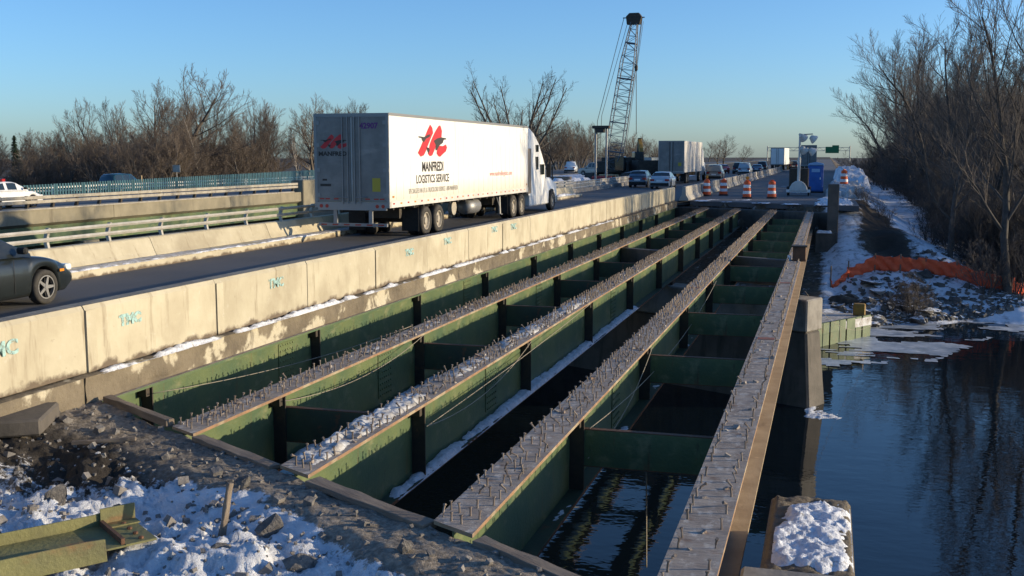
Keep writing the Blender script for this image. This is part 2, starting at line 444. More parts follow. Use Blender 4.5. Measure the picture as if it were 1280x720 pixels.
# ------------------------------------------------------------------ ground, river, roads
def axis(*seg):
    return np.unique(np.concatenate([np.arange(a, b, s) for a, b, s in seg]))
ax = axis((-900, -200, 70), (-200, -70, 10), (-70, -2, 2), (-2, 22, .42), (22, 90, 4), (90, 900, 60))
ay = axis((-80, 38, 8), (38, 112, .55), (112, 300, 4), (300, 3000, 90))
TX, TY = np.meshgrid(ax, ay)
TZ = th(TX, TY)
snowa = np.full(TX.shape, .62)
snowa += .22 * sstep(0, 8, TX) * (1 - sstep(12, 24, TX))
snowa -= .5 * sstep(7.6, 12, TX) * sstep(56, 60, TY)
snowa += (fbm(TX * .55, TY * .4, 201, 4) - .62) * .75 * sstep(1, 3, TX) * (TY < 120)
snowa -= .5 * sstep(-62, -70, TX)
patch = np.exp(-((TX - 1.7 - (78 - TY) * .085) / 1.05) ** 2) * sstep(56, 60, TY) * (1 - sstep(80, 90, TY))
snowa -= .8 * patch
TZ += (-.35 + (fbm(TX * 1.6, TY * 1.6, 88, 4) - .5) * .9) * patch * (TZ < -.25)
snowa -= .3 * (TX < 0) * (TY < yF(TX) + 3)
snowa -= .45 * sstep(150, 260, TY)
MT['terrain'] = snow_ground('snowy_ground', (.05, .04, .03), (.085, .065, .045), nscale=.5, bump=.8, bscale=3)
tag(link('ground', grid_mesh('ground', TX, TY, TZ, MT['terrain'], snowa, np.clip(patch * 1.2 * (.5 + fbm(TX * 1.3, TY * 1.3, 61, 3)), 0, .9))), kind='structure')

m = MB(); m.add([(-900, -80, -4.75), (900, -80, -4.75), (900, 220, -4.75), (-900, 220, -4.75)], [(0, 1, 2, 3)])
tag(m.build('river_water', MT['water']), kind='structure')

def slab(name, poly, z, mt, th_=.3):
    mm = MB(); mm.prism(poly, 'z', z - th_, z)
    return tag(mm.build(name, mt), kind='structure')
slab('road', [(-9.3, -30), (-9.3, 66.5), (-8.2, 68), (-8.2, 900), (-18.2, 900), (-18.2, 74), (-16.1, 72), (-16.1, -30)], 0, MT['asphalt'])
slab('closed_road', [(-8.18, 67.2), (1.7, 62.4), (1.7, 900), (-8.18, 900)], -.004, MT['asphalt_salt'])
slab('opposite_road', [(-38.4, -30), (-52, -30), (-52, 900), (-38.4, 900)], .02, MT['asphalt'], .25)
slab('service_road', [(-57, -30), (-66, -30), (-66, 300), (-57, 300)], -.6, MT['asphalt_salt'], .9)

# ice along the bank
gx, gy = np.meshgrid(np.arange(-6, 40, .22), np.arange(36, 66, .22))
d = yb(gx) - gy
msk = (d > -1.2) & (d < 1.5 + 9.5 * np.clip(1 - np.abs(gx - 2.8) / 6, .2, 1)) & (fbm(gx * .35, gy * .8, 5) - .1 * sstep(4, 9, d) > .36)
zz = -4.735 + (fbm(gx * 1.5, gy * 1.5, 9) - .4) * .06
idx = np.arange(gx.size).reshape(gx.shape)
F = np.stack([idx[:-1, :-1], idx[:-1, 1:], idx[1:, 1:], idx[1:, :-1]], -1)[msk[:-1, :-1]]
jx = gx + (noise2(gx * 9, gy * 9, 3) - .5) * .2; jy = gy + (noise2(gx * 9, gy * 9, 4) - .5) * .2
tag(link('river_ice', np_mesh('river_ice', np.stack([jx.ravel(), jy.ravel(), np.maximum(zz, -4.744).ravel()], 1), F, MT['ice'])), 'broken grey ice along the river bank', 'ice', kind='stuff')

# ------------------------------------------------------------------ near abutment ground (rubble and snow)
gx, gy0 = np.meshgrid(np.arange(-12.5, .75, .045), np.linspace(0, 1, 210))
edge = yN(gx)
sdist = gy0 ** 1.25 * 7.0                         # distance behind the edge
gy = edge - sdist
n1 = fbm(gx * 1.3, gy * 1.3, 21, 4); n2 = fbm(gx * 5, gy * 5, 33, 4); n3 = fbm(gx * 17, gy * 17, 41, 3)
lip = 1 - sstep(.55, 1.35, sdist + (n1 - .5) * .5)
low = -.66 + (n1 - .5) * .34 + (n2 - .5) * .22 + (n3 - .5) * .07
top = -.435 + (n2 - .5) * .06 + (n3 - .5) * .025
z = lip * top + (1 - lip) * low
mound = np.exp(-((gx + 7.3) / 1.2) ** 2 - ((gy - 9.5) / .9) ** 2)
z += mound * .2 * (1 - lip)
leftup = sstep(-7.6, -8.7, gx)
z = z * (1 - leftup) + leftup * (np.minimum(z + .3, -.36 + (n2 - .5) * .1))
sn = .08 + sstep(.5, .9, sdist + (n1 - .5) * .7) * (.40 + .62 * (fbm(gx * 1.1, gy * 1.1, 77, 3)))
sn -= .55 * mound
sn -= .5 * leftup
sn += .35 * sstep(-2.8, -1.6, gx) * sstep(.05, .4, sdist)
z += .06 * sstep(.48, .62, sn + (n2 - .5) * .6) * (1 - lip)
darka = np.clip(sstep(.6, 1.1, sdist + (n1 - .5) * .8) * (.55 + .8 * (n2 - .3)) + .5 * mound, 0, .95)
MT['near'] = snow_ground('rubble_and_snow', (.15, .127, .1), (.24, .205, .165), nscale=2.2, bump=.9, bscale=16, width=.06)
tag(link('abutment_ground', grid_mesh('abutment_ground', gx, gy, z, MT['near'], sn, darka)), kind='structure')
near_z = z; near_x = gx; near_y = gy
def nz(x, y):
    k = np.argmin((near_x - x) ** 2 + (near_y - y) ** 2); return float(near_z.ravel()[k])
# solid abutment under it
m = MB()
m.prism([(-18, yN(-18) - .03), (.7, yN(.7) - .03), (.7, -30), (-18, -30)], 'z', -7, -1.15)
m.prism([(-12.4, yN(-12.4) - .02), (.72, yN(.72) - .02), (.72, yN(.72) - .5), (-12.4, yN(-12.4) - .5)], 'z', -1.15, -.47)
tag(m.build('near_abutment', MT['conc_dark']), 'concrete bridge abutment under the rubble strewn edge in the foreground', 'abutment')

# ------------------------------------------------------------------ snow and rock helpers
def lumps_strip(name, pts, width, height, seed, mt, parent=None, n=9, step=.12, broken=.4):
    """lumpy half-round strip of snow along a polyline"""
    pts = [Vector(p) for p in pts]
    V, F = [], []
    tot = sum((pts[i + 1] - pts[i]).length for i in range(len(pts) - 1))
    cnt = max(4, int(tot / step))
    rows = []
    for i in range(cnt + 1):
        t = i / cnt * tot; k = 0
        while k < len(pts) - 2 and t > (pts[k + 1] - pts[k]).length:
            t -= (pts[k + 1] - pts[k]).length; k += 1
        dd = (pts[k + 1] - pts[k]); p = pts[k] + dd.normalized() * t
        side = dd.normalized().cross(Vector((0, 0, 1))).normalized()
        s = i * step
        amp = float(sstep(broken - .12, broken + .22, fbm(s * .8, seed * 3.1, seed, 3)))
        if i in (0, cnt): amp = 0
        wv = width * (.25 + .9 * float(fbm(s * 1.7, seed + 5.5, seed + 2, 3))) * max(amp, .02)
        off = (float(fbm(s * 2.1, seed + 9.5, seed + 4, 3)) - .5) * width * .4
        for j in range(n):
            a = math.pi * j / (n - 1)
            h = height * math.sin(a) * (.45 + .95 * float(noise2(s * 5, j * .9, seed + 6))) * amp
            q = p + side * (math.cos(a) * wv / 2 + off); V.append((q.x, q.y, q.z + h - .012))
    for i in range(cnt):
        for j in range(n - 1):
            a = i * n + j; F.append((a, a + 1, a + n + 1, a + n))
    return link(name, np_mesh(name, V, F, mt), parent)

def heap(name, x0, x1, y0, y1, zbase, h, seed, mt, parent=None, res=.045, rot=0, c=(0, 0)):
    gx, gy = np.meshgrid(np.arange(x0, x1 + res, res), np.arange(y0, y1 + res, res))
    u = (gx - x0) / (x1 - x0) * 2 - 1; v = (gy - y0) / (y1 - y0) * 2 - 1
    e = 1 - np.maximum(np.abs(u), np.abs(v)) ** 3 - .35 * fbm(gx * 3, gy * 3, seed)
    z = zbase - .03 + h * sstep(0, .55, e) * (.45 + .9 * fbm(gx * 2.2, gy * 2.2, seed + 3, 5)) + (fbm(gx * 11, gy * 11, seed + 8) - .5) * h * .3 * sstep(.05, .3, e)
    idx = np.arange(gx.size).reshape(gx.shape)
    F = np.stack([idx[:-1, :-1], idx[:-1, 1:], idx[1:, 1:], idx[1:, :-1]], -1).reshape(-1, 4)
    return link(name, np_mesh(name, np.stack([gx.ravel(), gy.ravel(), z.ravel()], 1), F, mt), parent)

def rock_mesh(seed, mt, sub=2, flat=.7):
    bm = bmesh.new(); bmesh.ops.create_icosphere(bm, subdivisions=sub, radius=1)
    r = random.Random(seed)
    pl = [(Vector((r.uniform(-1, 1), r.uniform(-1, 1), r.uniform(-1, 1))).normalized(), r.uniform(.3, .72)) for _ in range(14)]
    for v in bm.verts:
        for nrm, dd in pl:
            t = v.co.dot(nrm)
            if t > dd: v.co -= nrm * (t - dd)
        v.co *= 1 + r.uniform(-.04, .04); v.co.z *= flat
    me = bpy.data.meshes.new('rock'); bm.to_mesh(me); bm.free(); me.materials.append(mt)
    return me
ROCKS = [rock_mesh(i, MT['rock']) for i in range(6)]
def cap_snow(m_):
    nt = m_.node_tree; p = nt.nodes['Principled BSDF']
    src = p.inputs['Base Color'].links[0].from_socket
    g_ = N(nt, 'ShaderNodeNewGeometry'); sp_ = N(nt, 'ShaderNodeSeparateXYZ'); nt.links.new(g_.outputs['Normal'], sp_.inputs[0])
    _, n_ = noise_fac(nt, N(nt, 'ShaderNodeTexCoord').outputs['Object'], 3.5, 0, 1)
    ad = N(nt, 'ShaderNodeMath', operation='ADD'); nt.links.new(sp_.outputs[2], ad.inputs[0]); nt.links.new(n_, ad.inputs[1])
    r_ = N(nt, 'ShaderNodeMapRange'); r_.inputs[1].default_value = 1.32; r_.inputs[2].default_value = 1.44; nt.links.new(ad.outputs[0], r_.inputs[0])
    nt.links.new(mix(nt, r_.outputs[0], src, (.75, .77, .8)), p.inputs['Base Color'])
cap_snow(MT['rocksnow'])
BOULD = [rock_mesh(i + 20, MT['rocksnow'], flat=.6) for i in range(5)]

# ------------------------------------------------------------------ steel girders
def stud_mesh(seed):
    r = random.Random(seed); b = MB()
    k = r.random()
    bend = r.uniform(.0, .012) if k < .6 else r.uniform(.015, .06)
    a = r.uniform(0, 6.28); h = r.uniform(.08, .1)
    if k > .9: h *= .6
    p = [(0, 0, -.005), (bend * .15 * math.cos(a), bend * .15 * math.sin(a), h * .4), (bend * math.cos(a), bend * math.sin(a), h * .88), (bend * 1.2 * math.cos(a), bend * 1.2 * math.sin(a), h)]
    b.tube(p[:3], [.011, .0095, .0095], 6)
    b.tube(p[2:], [.0165, .0155], 6)
    return b.mesh('shear_stud', MT['stud'])
STUDS = [stud_mesh(i) for i in range(14)]
DY = [12.55 + 5.12 * k for k in range(10)]            # cross beam stations
ORD = ['nearest', 'second nearest', 'third nearest', 'fourth nearest', 'fifth', 'sixth', 'seventh', 'eighth', 'ninth', 'tenth']
GL = ['rightmost bare steel girder with rusty tan outer web beside the river',
      'second girder from the right, tall studs, snow free top flange, tip at the rubble edge',
      'middle girder of the five with snow heaped on its near end and lower flange',
      'second girder from the left with rows of bent studs beside the parapet deck',
      'leftmost green girder carrying the edge of the open traffic deck']
girders = []
for gi, xc in enumerate(GX):
    y0, y1 = yN(xc) + .02, yF(xc)
    g = empty('steel_girder', (xc, y0, GT), 0, GL[gi], 'girder', 'parallel bridge girders stripped of their deck')
    girders.append(g); L = y1 - y0
    sk = -.54 * .215
    def skbox(x0, x1, z0, z1, a0, a1, mats, nm, mis=None):
        b = MB(); v = []
        for z in (z0, z1):
            v += [(x0, a0 - .54 * x0, z), (x1, a0 - .54 * x1, z), (x1, a1 - .54 * x1, z), (x0, a1 - .54 * x0, z)]
        f = [(3, 2, 1, 0), (4, 5, 6, 7), (0, 1, 5, 4), (1, 2, 6, 5), (2, 3, 7, 6), (3, 0, 4, 7)]
        for q, mi in zip(f, mis or [0] * 6): b.add(v, [], 0); b.F.append(q); b.M.append(mi)
        b.V = v
        return b.build(nm, mats, g, fix=False)
    skbox(-.215, .215, -.036, 0, 0, L, [MT['flange_top'], MT['green'] if gi == 4 else MT['rust_edge']], 'top_flange', [1, 0, 1, 1, 1, 1])
    skbox(-.009, .009, -.97, -.036, .01, L, [MT['green'], MT['webtan'] if gi == 0 else MT['green']], 'web', [0, 0, 0, 1, 0, 0])
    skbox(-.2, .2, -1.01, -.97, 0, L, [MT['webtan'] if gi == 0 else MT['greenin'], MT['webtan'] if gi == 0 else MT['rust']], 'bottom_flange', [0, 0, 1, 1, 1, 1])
    for k, y in enumerate(DY):
        for s in (-1, 1):
            if gi == 0 and s == 1: continue
            if gi == 4 and s == -1: continue
            b = MB(); b.box(s * .0092, s * .19, y - y0 - .011, y - y0 + .011, -.965, -.042)
            b.box(s * .012, s * .155, y - y0 - .1, y - y0 - .0115, -.17, -.05) if k < 7 else None
            b.build('stiffener', MT['stiff'], g)
    if gi:
        for sy_k, ys_ in enumerate((15.1 + gi * .4, 25.4 + gi * .3)):
            b = MB(); b.box(.0095, .024, ys_ - y0 - .28, ys_ - y0 + .28, -.86, -.12); sp_ = b.build('splice_plate', MT['green'], g, bevel=.003)
            b = MB()
            for u_ in (-.22, -.13, -.04, .04, .13, .22):
                for v_ in range(8): b.lathe([(.016, .024), (.016, .036), (.008, .039)], 6, (0, ys_ - y0 + u_, -.82 + v_ * .095), 'x')
            o = b.build('bolt_rows', MT['green'], sp_); o['kind'] = 'stuff'
    if gi == 4: continue
    r = random.Random(100 + gi)
    rows = {0: (-.15, .15), 1: (-.16, -.055, .05, .16), 2: (-.16, -.05, .055, .16), 3: (-.16, -.05, .06, .16)}[gi]
    far = MB(); y = .12; cntp = 0
    proto = STUDS
    while y < L - .15:
        for xr in rows:
            if r.random() < (.14 if gi == 0 else .22): continue
            xx, yy = xr + r.uniform(-.01, .01), y + r.uniform(-.015, .015) - .54 * xr
            if yy < .04: continue
            if yy + y0 < 20.5 and cntp < 290:
                o = link('shear_stud', r.choice(STUDS), g); o.location = (xx, yy, 0); o.rotation_euler = (0, 0, r.uniform(0, 6.28)); cntp += 1
            else:
                h = r.uniform(.08, .1); bx, by = r.gauss(0, .01), r.gauss(0, .01)
                far.tube([(xx, yy, -.003), (xx + bx, yy + by, h)], [.012, .016], 4)
        y += r.uniform(.17, .23) if gi else r.uniform(.2, .3)
    o = far.build('distant_shear_studs', MT['stud'], g); o['kind'] = 'stuff'
    # residual concrete crumbs on top of the flange
    crumb = MB()
    for _ in range(int(60 if gi in (0, 1) else 240)):
        yy = r.uniform(.2, L * .7) ** 1.0; xx = r.uniform(-.17, .17); sz = r.uniform(.012, .04)
        crumb.obox((xx, yy, sz * .3), (sz * 1.6, sz * 2, sz), Matrix.Rotation(r.uniform(0, 3), 3, 'Z') @ Matrix.Rotation(r.uniform(-.5, .5), 3, 'X'))
    o = crumb.build('concrete_crumbs', MT['flange_top'], g); o['kind'] = 'stuff'

# orange paint marks on flanges
for gi, y in ((0, 27.2), (1, 25.6), (0, 18.7)):
    b = MB(); b.box(-.16, .12, -.12, .12, .002, .005)
    o = b.build('orange_paint_mark', mat('orange_survey_paint', (.35, .1, .05), (.2, .12, .09), 9, .8), girders[gi]); o.location = (0, y - (yN(GX[gi]) + .02), .001)

# snow on girders
def snow_field(name, x0, x1, y0, y1, zb, h, seed, cover, mt, lab, res=.03, fx=3.0, fy=1.6):
    ny = int((y1 - y0) / res / 1.6) + 1
    gx, gy = np.meshgrid(np.arange(x0, x1 + res, res), np.linspace(y0, y1, ny))
    u = np.abs((gx - (x0 + x1) / 2) / ((x1 - x0) / 2)); v = np.minimum(gy - y0, y1 - gy)
    nn = .65 * fbm(gx * fx, gy * fy, seed, 4) + .35 * fbm(gx * .3, gy * .45, seed + 40, 2)
    e = nn - (1 - cover) - .28 * u ** 4 - .3 * (1 - sstep(0, .35, v))
    h = h * .8; e = e + (fbm(gx * 13, gy * 13, seed + 11, 3) - .5) * .16
    z = zb - .014 + (h * .75 + .014) * sstep(0, .3, e) * (.4 + .9 * fbm(gx * 6, gy * 5, seed + 3, 4)) + h * .6 * (fbm(gx * 18, gy * 15, seed + 7, 3) - .5) * sstep(.02, .1, e)
    idx = np.arange(gx.size).reshape(gx.shape)
    keep = (e > -.05)[:-1, :-1]
    F = np.stack([idx[:-1, :-1], idx[:-1, 1:], idx[1:, 1:], idx[1:, :-1]], -1)[keep]
    o = link(name, np_mesh(name, np.stack([gx.ravel(), gy.ravel(), z.ravel()], 1), F, MT[mt]))
    return tag(o, lab, 'snow', kind='stuff')
def gs(name, x, ya, yb_, zz, wdt, h, seed, lab, mt='snow', cover=.5, res=.03):
    snow_field(name, x - wdt / 2, x + wdt / 2, ya, yb_, zz, h, seed, cover, mt, lab, res)
gs('snow_on_girder', -5.06, 9.6, 13.0, GT, .38, .1, 3, 'grey snow heaped among the studs at the near end of the middle girder', 'snow_dirty', .86, .02)
gs('snow_on_girder', -5.06, 12.9, 26, GT, .36, .07, 5, 'patchy snow among the studs of the middle girder', 'snow_dirty', .6)
gs('snow_on_girder', -7.03, 10.6, 30, GT, .32, .035, 8, 'thin patchy snow among the studs of the second girder from left', 'snow_dirty', .46)
gs('snow_on_girder', -2.95, 8.6, 28, GT, .32, .03, 9, 'thin snow crumbs on the second girder from the right', 'snow_dirty', .42)
gs('snow_on_lower_flange', -4.93, 11.4, 29, GT - .97, .19, .09, 12, 'band of white snow along the lower flange of the middle girder', 'snow', .86)
gs('snow_on_lower_flange', -6.9, 12.6, 33, GT - .97, .18, .07, 14, 'snow on the lower flange of the second girder from left', 'snow', .58)
gs('snow_on_lower_flange', -2.84, 11, 33, GT - .97, .18, .05, 15, 'thin snow on the lower flange beside the open bay', 'snow', .5)
gs('snow_on_lower_flange', -5.15, 11.2, 33, GT - .97, .2, .08, 17, 'snow on the hidden side lower flange of the middle girder', 'snow', .6)

# cross beams between girders
for bay, nm in ((0, 'two right hand girders'), (2, 'middle girder and the one left of it')):
    xa, xb = GX[bay + 1] + .02, GX[bay] - .02
    for k, y in enumerate(DY):
        if bay == 3 and k > 5: continue
        c = empty('cross_beam', ((xa + xb) / 2, y, GT - .2), 0, '%s green steel cross beam between the %s' % (ORD[k], nm), 'cross beam', 'cross beams between the girders')
        hw = (xb - xa) / 2 - .001
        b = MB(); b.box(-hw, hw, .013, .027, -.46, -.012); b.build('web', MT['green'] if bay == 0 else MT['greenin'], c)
        b = MB(); b.box(-hw, hw, .013, .1, -.012, 0); b.build('top_flange', MT['rust'], c)
        b = MB(); b.box(-hw, hw, .013, .1, -.472, -.46); b.build('bottom_flange', MT['rust'], c)

# rusty box sitting on the outer girder above the pier
c = empty('jacking_box', (-.74, 33.2, GT), 0, 'rusty steel box standing on the rightmost girder above the pier', 'steel box')
b = MB(); b.box(-.22, .2, -.25, .25, .0, .03); b.box(-.2, .18, -.2, .2, .03, .42); b.build('box_body', MT['rust'], c, bevel=.01)
b = MB(); b.box(-.24, .22, -.24, .24, .42, .46); b.build('lid', MT['stiff'], c)
b = MB(); b.tube([(-.3, -.1, 0), (-.3, -.1, .16)], .05, 8); b.build('bolt_pot', MT['snow'], c)

# sagging safety wires
def wire(p, q, sag, lab, r_=.006):
    p, q = Vector(p), Vector(q)
    pts = [p.lerp(q, t) - Vector((0, 0, sag * 4 * t * (1 - t))) for t in [i / 14 for i in range(15)]]
    b = MB(); b.tube(pts, r_, 5)
    tag(b.build('safety_wire', MT['wire'], smooth=True), lab, 'wire', 'loose wires strung along the girders')
wire((-6.8, 12.5, GT - .1), (-6.8, 17.6, GT - .04), .2, 'slack wire along the near green web of the second girder from left')
wire((-4.82, 17.6, GT - .06), (-4.8, 12.5, GT - .3), .22, 'slack wire hanging against the web of the middle girder')
wire((-4.8, 12.5, GT - .3), (-4.84, 22.8, GT - .04), .05, 'long thin wire rising along the middle girder')
wire((-8.8, 12.5, GT - .12), (-7.25, 18.2, GT + .02), .12, 'thin wire crossing the dark bay beside the parapet deck')
wire((-2.72, 17.6, GT - .05), (-2.7, 12.5, GT - .55), .25, 'wire drooping along the web in the right hand bay')
wire((-2.7, 12.6, GT - .2), (-2.69, 28, GT - .1), .35, 'long pale wire sagging along the right hand bay')
wire((-2.0, 12.62, GT - .66), (-1.98, 12.62, GT - 1.9), 0, 'pale rope hanging down from the nearest cross beam over water', .009)
wire((-.55, 33.1, GT - .9), (1.9, 45, -4), .6, 'thin wire running from the pier down to the bank')

# pier under the bridge
p = empty('bridge_pier', (0, 33, -6), 0, 'dark skewed concrete river pier with a block shaped cap under the girders', 'pier')
a = math.atan(.53); ca, sa = math.cos(a), math.sin(a)
def pier_box(u0, u1, hw0, hw1, z0, z1, extra=0):
    # u runs along the pier (to the left and away), hw half width; tapering
    v = []
    for z, hw, e in ((z0, hw0, extra), (z1, hw1, 0)):
        for (u, s) in ((u0 - e, -1), (u0 - e, 1), (u1, 1), (u1, -1)):
            v.append((-u * ca - s * hw * sa * -1, u * sa + s * hw * ca, z))
    return v
f6 = [(3, 2, 1, 0), (4, 5, 6, 7), (0, 1, 5, 4), (1, 2, 6, 5), (2, 3, 7, 6), (3, 0, 4, 7)]
MT['pierwood'] = MT['conc_dark']
b = MB(); b.add(pier_box(.3, 21, .6, .42, -1.0, 3.52, .4), f6); b.build('stem', MT['conc_dark'], p, bevel=.06)
b = MB(); b.add(pier_box(.27, 21, .48, .48, 3.52, 4.5), f6); b.build('cap', MT['conc_grey'], p, bevel=.04)
for gi, xc in enumerate(GX):
    b = MB(); yy = -xc * .53; b.box(xc - .2, xc + .2, yy - .3, yy + .3, 4.5, 4.615); b.build('bearing', MT['stiff'], p)
# concrete diaphragms above the pier
for bay, nm in ((0, 'right hand'), (2, 'left middle')):
    xa, xb = GX[bay + 1] + .02, GX[bay] - .02
    ym = 33 - (xa + xb) / 2 * .53 + 1.0
    b = MB(); v = []
    for z in (GT - .95, GT - .12):
        for (x, dy) in ((xa, -.15), (xb, -.15), (xb, .15), (xa, .15)): v.append((x, ym + dy - .53 * (x - (xa + xb) / 2), z))
    b.add(v, f6)
    tag(b.build('pier_diaphragm', MT['conc_dark'], bevel=.02), 'brown concrete wall between girders above the pier in the %s bay' % nm, 'diaphragm')
# ice collar at pier nose
snow_field('ice_collar', -.5, .75, 31.3, 33.4, -4.74, .1, 4, .55, 'snow', 'white ice collar around the pier nose at the waterline', .05)

# far abutment and wingwall
p = empty('far_abutment', (0, 63, -3), 0, 'far concrete abutment wall where the stripped girders end', 'abutment')
b = MB(); v = []
for z in (-3, 2.62):
    for (x, dy) in ((-18, 0), (.3, 0), (.3, 1.0), (-18, 1.0)): v.append((x, yF(x) - 63 + .3 + dy, z))
b.add(v, f6); b.build('backwall', MT['conc_dark'], p, bevel=.03)
b = MB(); v = []
for z in (-3, 1.4):
    for (x, dy) in ((-18, -.8), (.3, -.8), (.3, .28), (-18, .28)): v.append((x, yF(x) - 63 + dy, z))
b.add(v, f6); b.build('bearing_shelf', MT['conc_dark'], p)
p = empty('wingwall', (.3, 60.2, -3.6), 0, 'tall dark concrete wingwall post beside the snowy embankment', 'wall')
b = MB(); b.box(-.28, .3, -.3, .5, -1, 4.85); b.build('post', MT['conc_dark'], p, bevel=.03)
b = MB(); b.box(-.85, .3, -.55, -.305, -1, 2.3); b.build('lower_ledge', MT['conc_dark'], p, bevel=.03)
b = MB(); b.box(-.28, .3, .505, 5, -1, 3.4); b.build('rear_wall', MT['conc_dark'], p, bevel=.03)
tag(heap('snow_on_ledge', -.55, .35, 59.6, 60.0, -1.32, .16, 6, MT['snow']), 'snow lying on the wingwall ledge', 'snow', kind='stuff')
for (x0, x1, y0, y1, h, sd, lab) in ((-6.4, -5.3, 65.6, 66.6, .08, 1, 'snow patch before the drums on the far deck edge'), (-4.4, -3.2, 64.6, 65.4, .08, 2, 'snow patch at the far end of the middle girders'), (-2.6, -1.3, 63.6, 64.4, .08, 3, 'snow patch at the far end of the right bay'), (-8.0, -6.8, 66.6, 67.8, .08, 4, 'snow patch by the first concrete barrier'), (-.8, 1.6, 62.9, 72, .3, 5, 'rough snow beside the light tower behind the wingwall'), (-7.5, -4.5, 68.5, 70.5, .04, 6, 'thin snow on the closed road before the drums')):
    snow_field('snow_patch', x0, x1, y0, y1, -.008, h, sd + 30, .66, 'snow', lab, .07, 1.5, 1.0)

# ------------------------------------------------------------------ traffic side parapet
par = empty('bridge_parapet', (-9.0, 5.3, 0), 0, 'long buff concrete parapet of cast panels along the open traffic lane', 'parapet')
PAN = 3.05
npan = 20
for k in range(npan):
    b = MB()
    prof = [(0, .0), (0.0, .80), (-.035, .86), (-.27, .86), (-.31, .82), (-.31, 0)]
    b.prism(prof, 'y', k * PAN + .008, (k + 1) * PAN - .008)
    b.add([(-.034, k * PAN + .009, .862), (-.034, (k + 1) * PAN - .009, .862), (-.272, (k + 1) * PAN - .009, .862), (-.272, k * PAN + .009, .862)], [(0, 1, 2, 3)], 1)
    o = b.build('parapet_panel', [MT['conc'], MT['conc_top']], par)
    o.location.x = rng.uniform(-.01, .0)
    # raised joint strip at one end of the panel
    b = MB(); b.box(.0, .012, k * PAN + .012, k * PAN + .2, .0, .8); b.build('joint_strip', MT['conc'], par) if k in (2, 3, 5, 8) else None
    b2 = MB(); b2.box(-.25, -.05, (k + 1) * PAN - .03, (k + 1) * PAN + .03, .02, .84); b2.build('joint_filler', MT['soilmat'], par)
def text(name, body, size, mt, parent, loc, rot, sx=1, align='CENTER', bold=0, extrude=.0015):
    c = bpy.data.curves.new(name, 'FONT'); c.body = body; c.size = size; c.align_x = align; c.align_y = 'BOTTOM_BASELINE'
    c.extrude = extrude; c.offset = bold; c.resolution_u = 3
    o = bpy.data.objects.new(name, c); COL.objects.link(o)
    bpy.context.view_layer.update()
    me = bpy.data.meshes.new_from_object(o.evaluated_get(bpy.context.evaluated_depsgraph_get()))
    bpy.data.objects.remove(o, do_unlink=True); bpy.data.curves.remove(c)
    me.materials.clear(); me.materials.append(mt)
    q = link(name, me, parent); q.location = loc; q.rotation_euler = rot; q.scale = (sx, 1, 1)
    return q
RX = (rad(90), 0, rad(90))     # reads on a face that looks to +x, letters run along +y
for y, z in ((10.1, .44), (12.4, .47), (16.4, .52), (22.4, .54), (25.1, .56), (28.9, .58), (31.0, .58)):
    text('spray_mark', 'TMC', rng.uniform(.19, .24), MT['spray'], par, (.003, y - 5.3 + rng.uniform(-.2, .2), z + rng.uniform(-.05, .05)), (rad(90), 0, rad(90)), rng.uniform(1.1, 1.35), bold=rng.uniform(.008, .018), extrude=.0008)
# deck edge below the parapet
gy_, gz_ = np.meshgrid(np.arange(11.2, 66.4, .12), np.linspace(-.36, -.02, 7))
xx = -8.87 + (fbm(gy_ * 1.3, gz_ * 5, 51, 4) - .5) * .09 - .05 * sstep(.5, .75, fbm(gy_ * .5, gz_ * 2, 58, 3))
V = np.stack([xx.ravel(), gy_.ravel(), gz_.ravel()], 1)
i = np.arange(xx.size).reshape(xx.shape)
F = np.stack([i[:-1, :-1], i[:-1, 1:], i[1:, 1:], i[1:, :-1]], -1).reshape(-1, 4)
dk = empty('bridge_deck', (0, 0, 0), 0, 'broken stained concrete deck edge below the traffic parapet', 'bridge deck')
link('deck_edge', np_mesh('deck_edge', V, F, MT['conc_old'], smooth=False), dk)
b = MB(); b.prism([(-8.90, -.02), (-8.90, -.365), (-17.2, -.365), (-17.2, -.31), (-9.3, -.302), (-9.3, -.02)], 'y', 11.1, 66.4); b.build('deck_slab', MT['conc_old'], dk)
b = MB(); b.add([(-8.86, 11.1, -.018), (-8.86, 66.4, -.018), (-9.28, 66.4, -.012), (-9.28, 11.1, -.012)], [(0, 1, 2, 3)]); b.build('ledge_top', MT['conc_old'], dk)
b = MB(); b.box(-9.4, -8.86, -20, 11.1, -.9, -.02); b.build('approach_kerb', MT['conc_old'], dk)
for k, (xx_, w_) in enumerate(((-11.2, .4), (-13.3, .4), (-15.4, .4), (-17.0, .4))):
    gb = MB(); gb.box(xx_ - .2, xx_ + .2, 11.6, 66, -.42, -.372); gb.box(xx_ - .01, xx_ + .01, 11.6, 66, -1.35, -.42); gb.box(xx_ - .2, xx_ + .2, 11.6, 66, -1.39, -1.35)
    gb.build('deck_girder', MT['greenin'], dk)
for k, (ya, yb2, h, sd, cv) in enumerate(((11.2, 14.6, .09, 61, .66), (14.6, 19.5, .09, 63, .74), (19.5, 30, .08, 65, .7), (30, 46, .07, 67, .62))):
    snow_field('snow_on_ledge', -9.0, -8.84, ya, yb2, -.012, h, sd, cv, 'snow', ['clumped snow on the ledge at the near end of the parapet', 'white snow line on the ledge below the second sprayed mark', 'broken snow line along the parapet foot at mid length', 'thin snow traces along the far parapet foot'][k], .022)

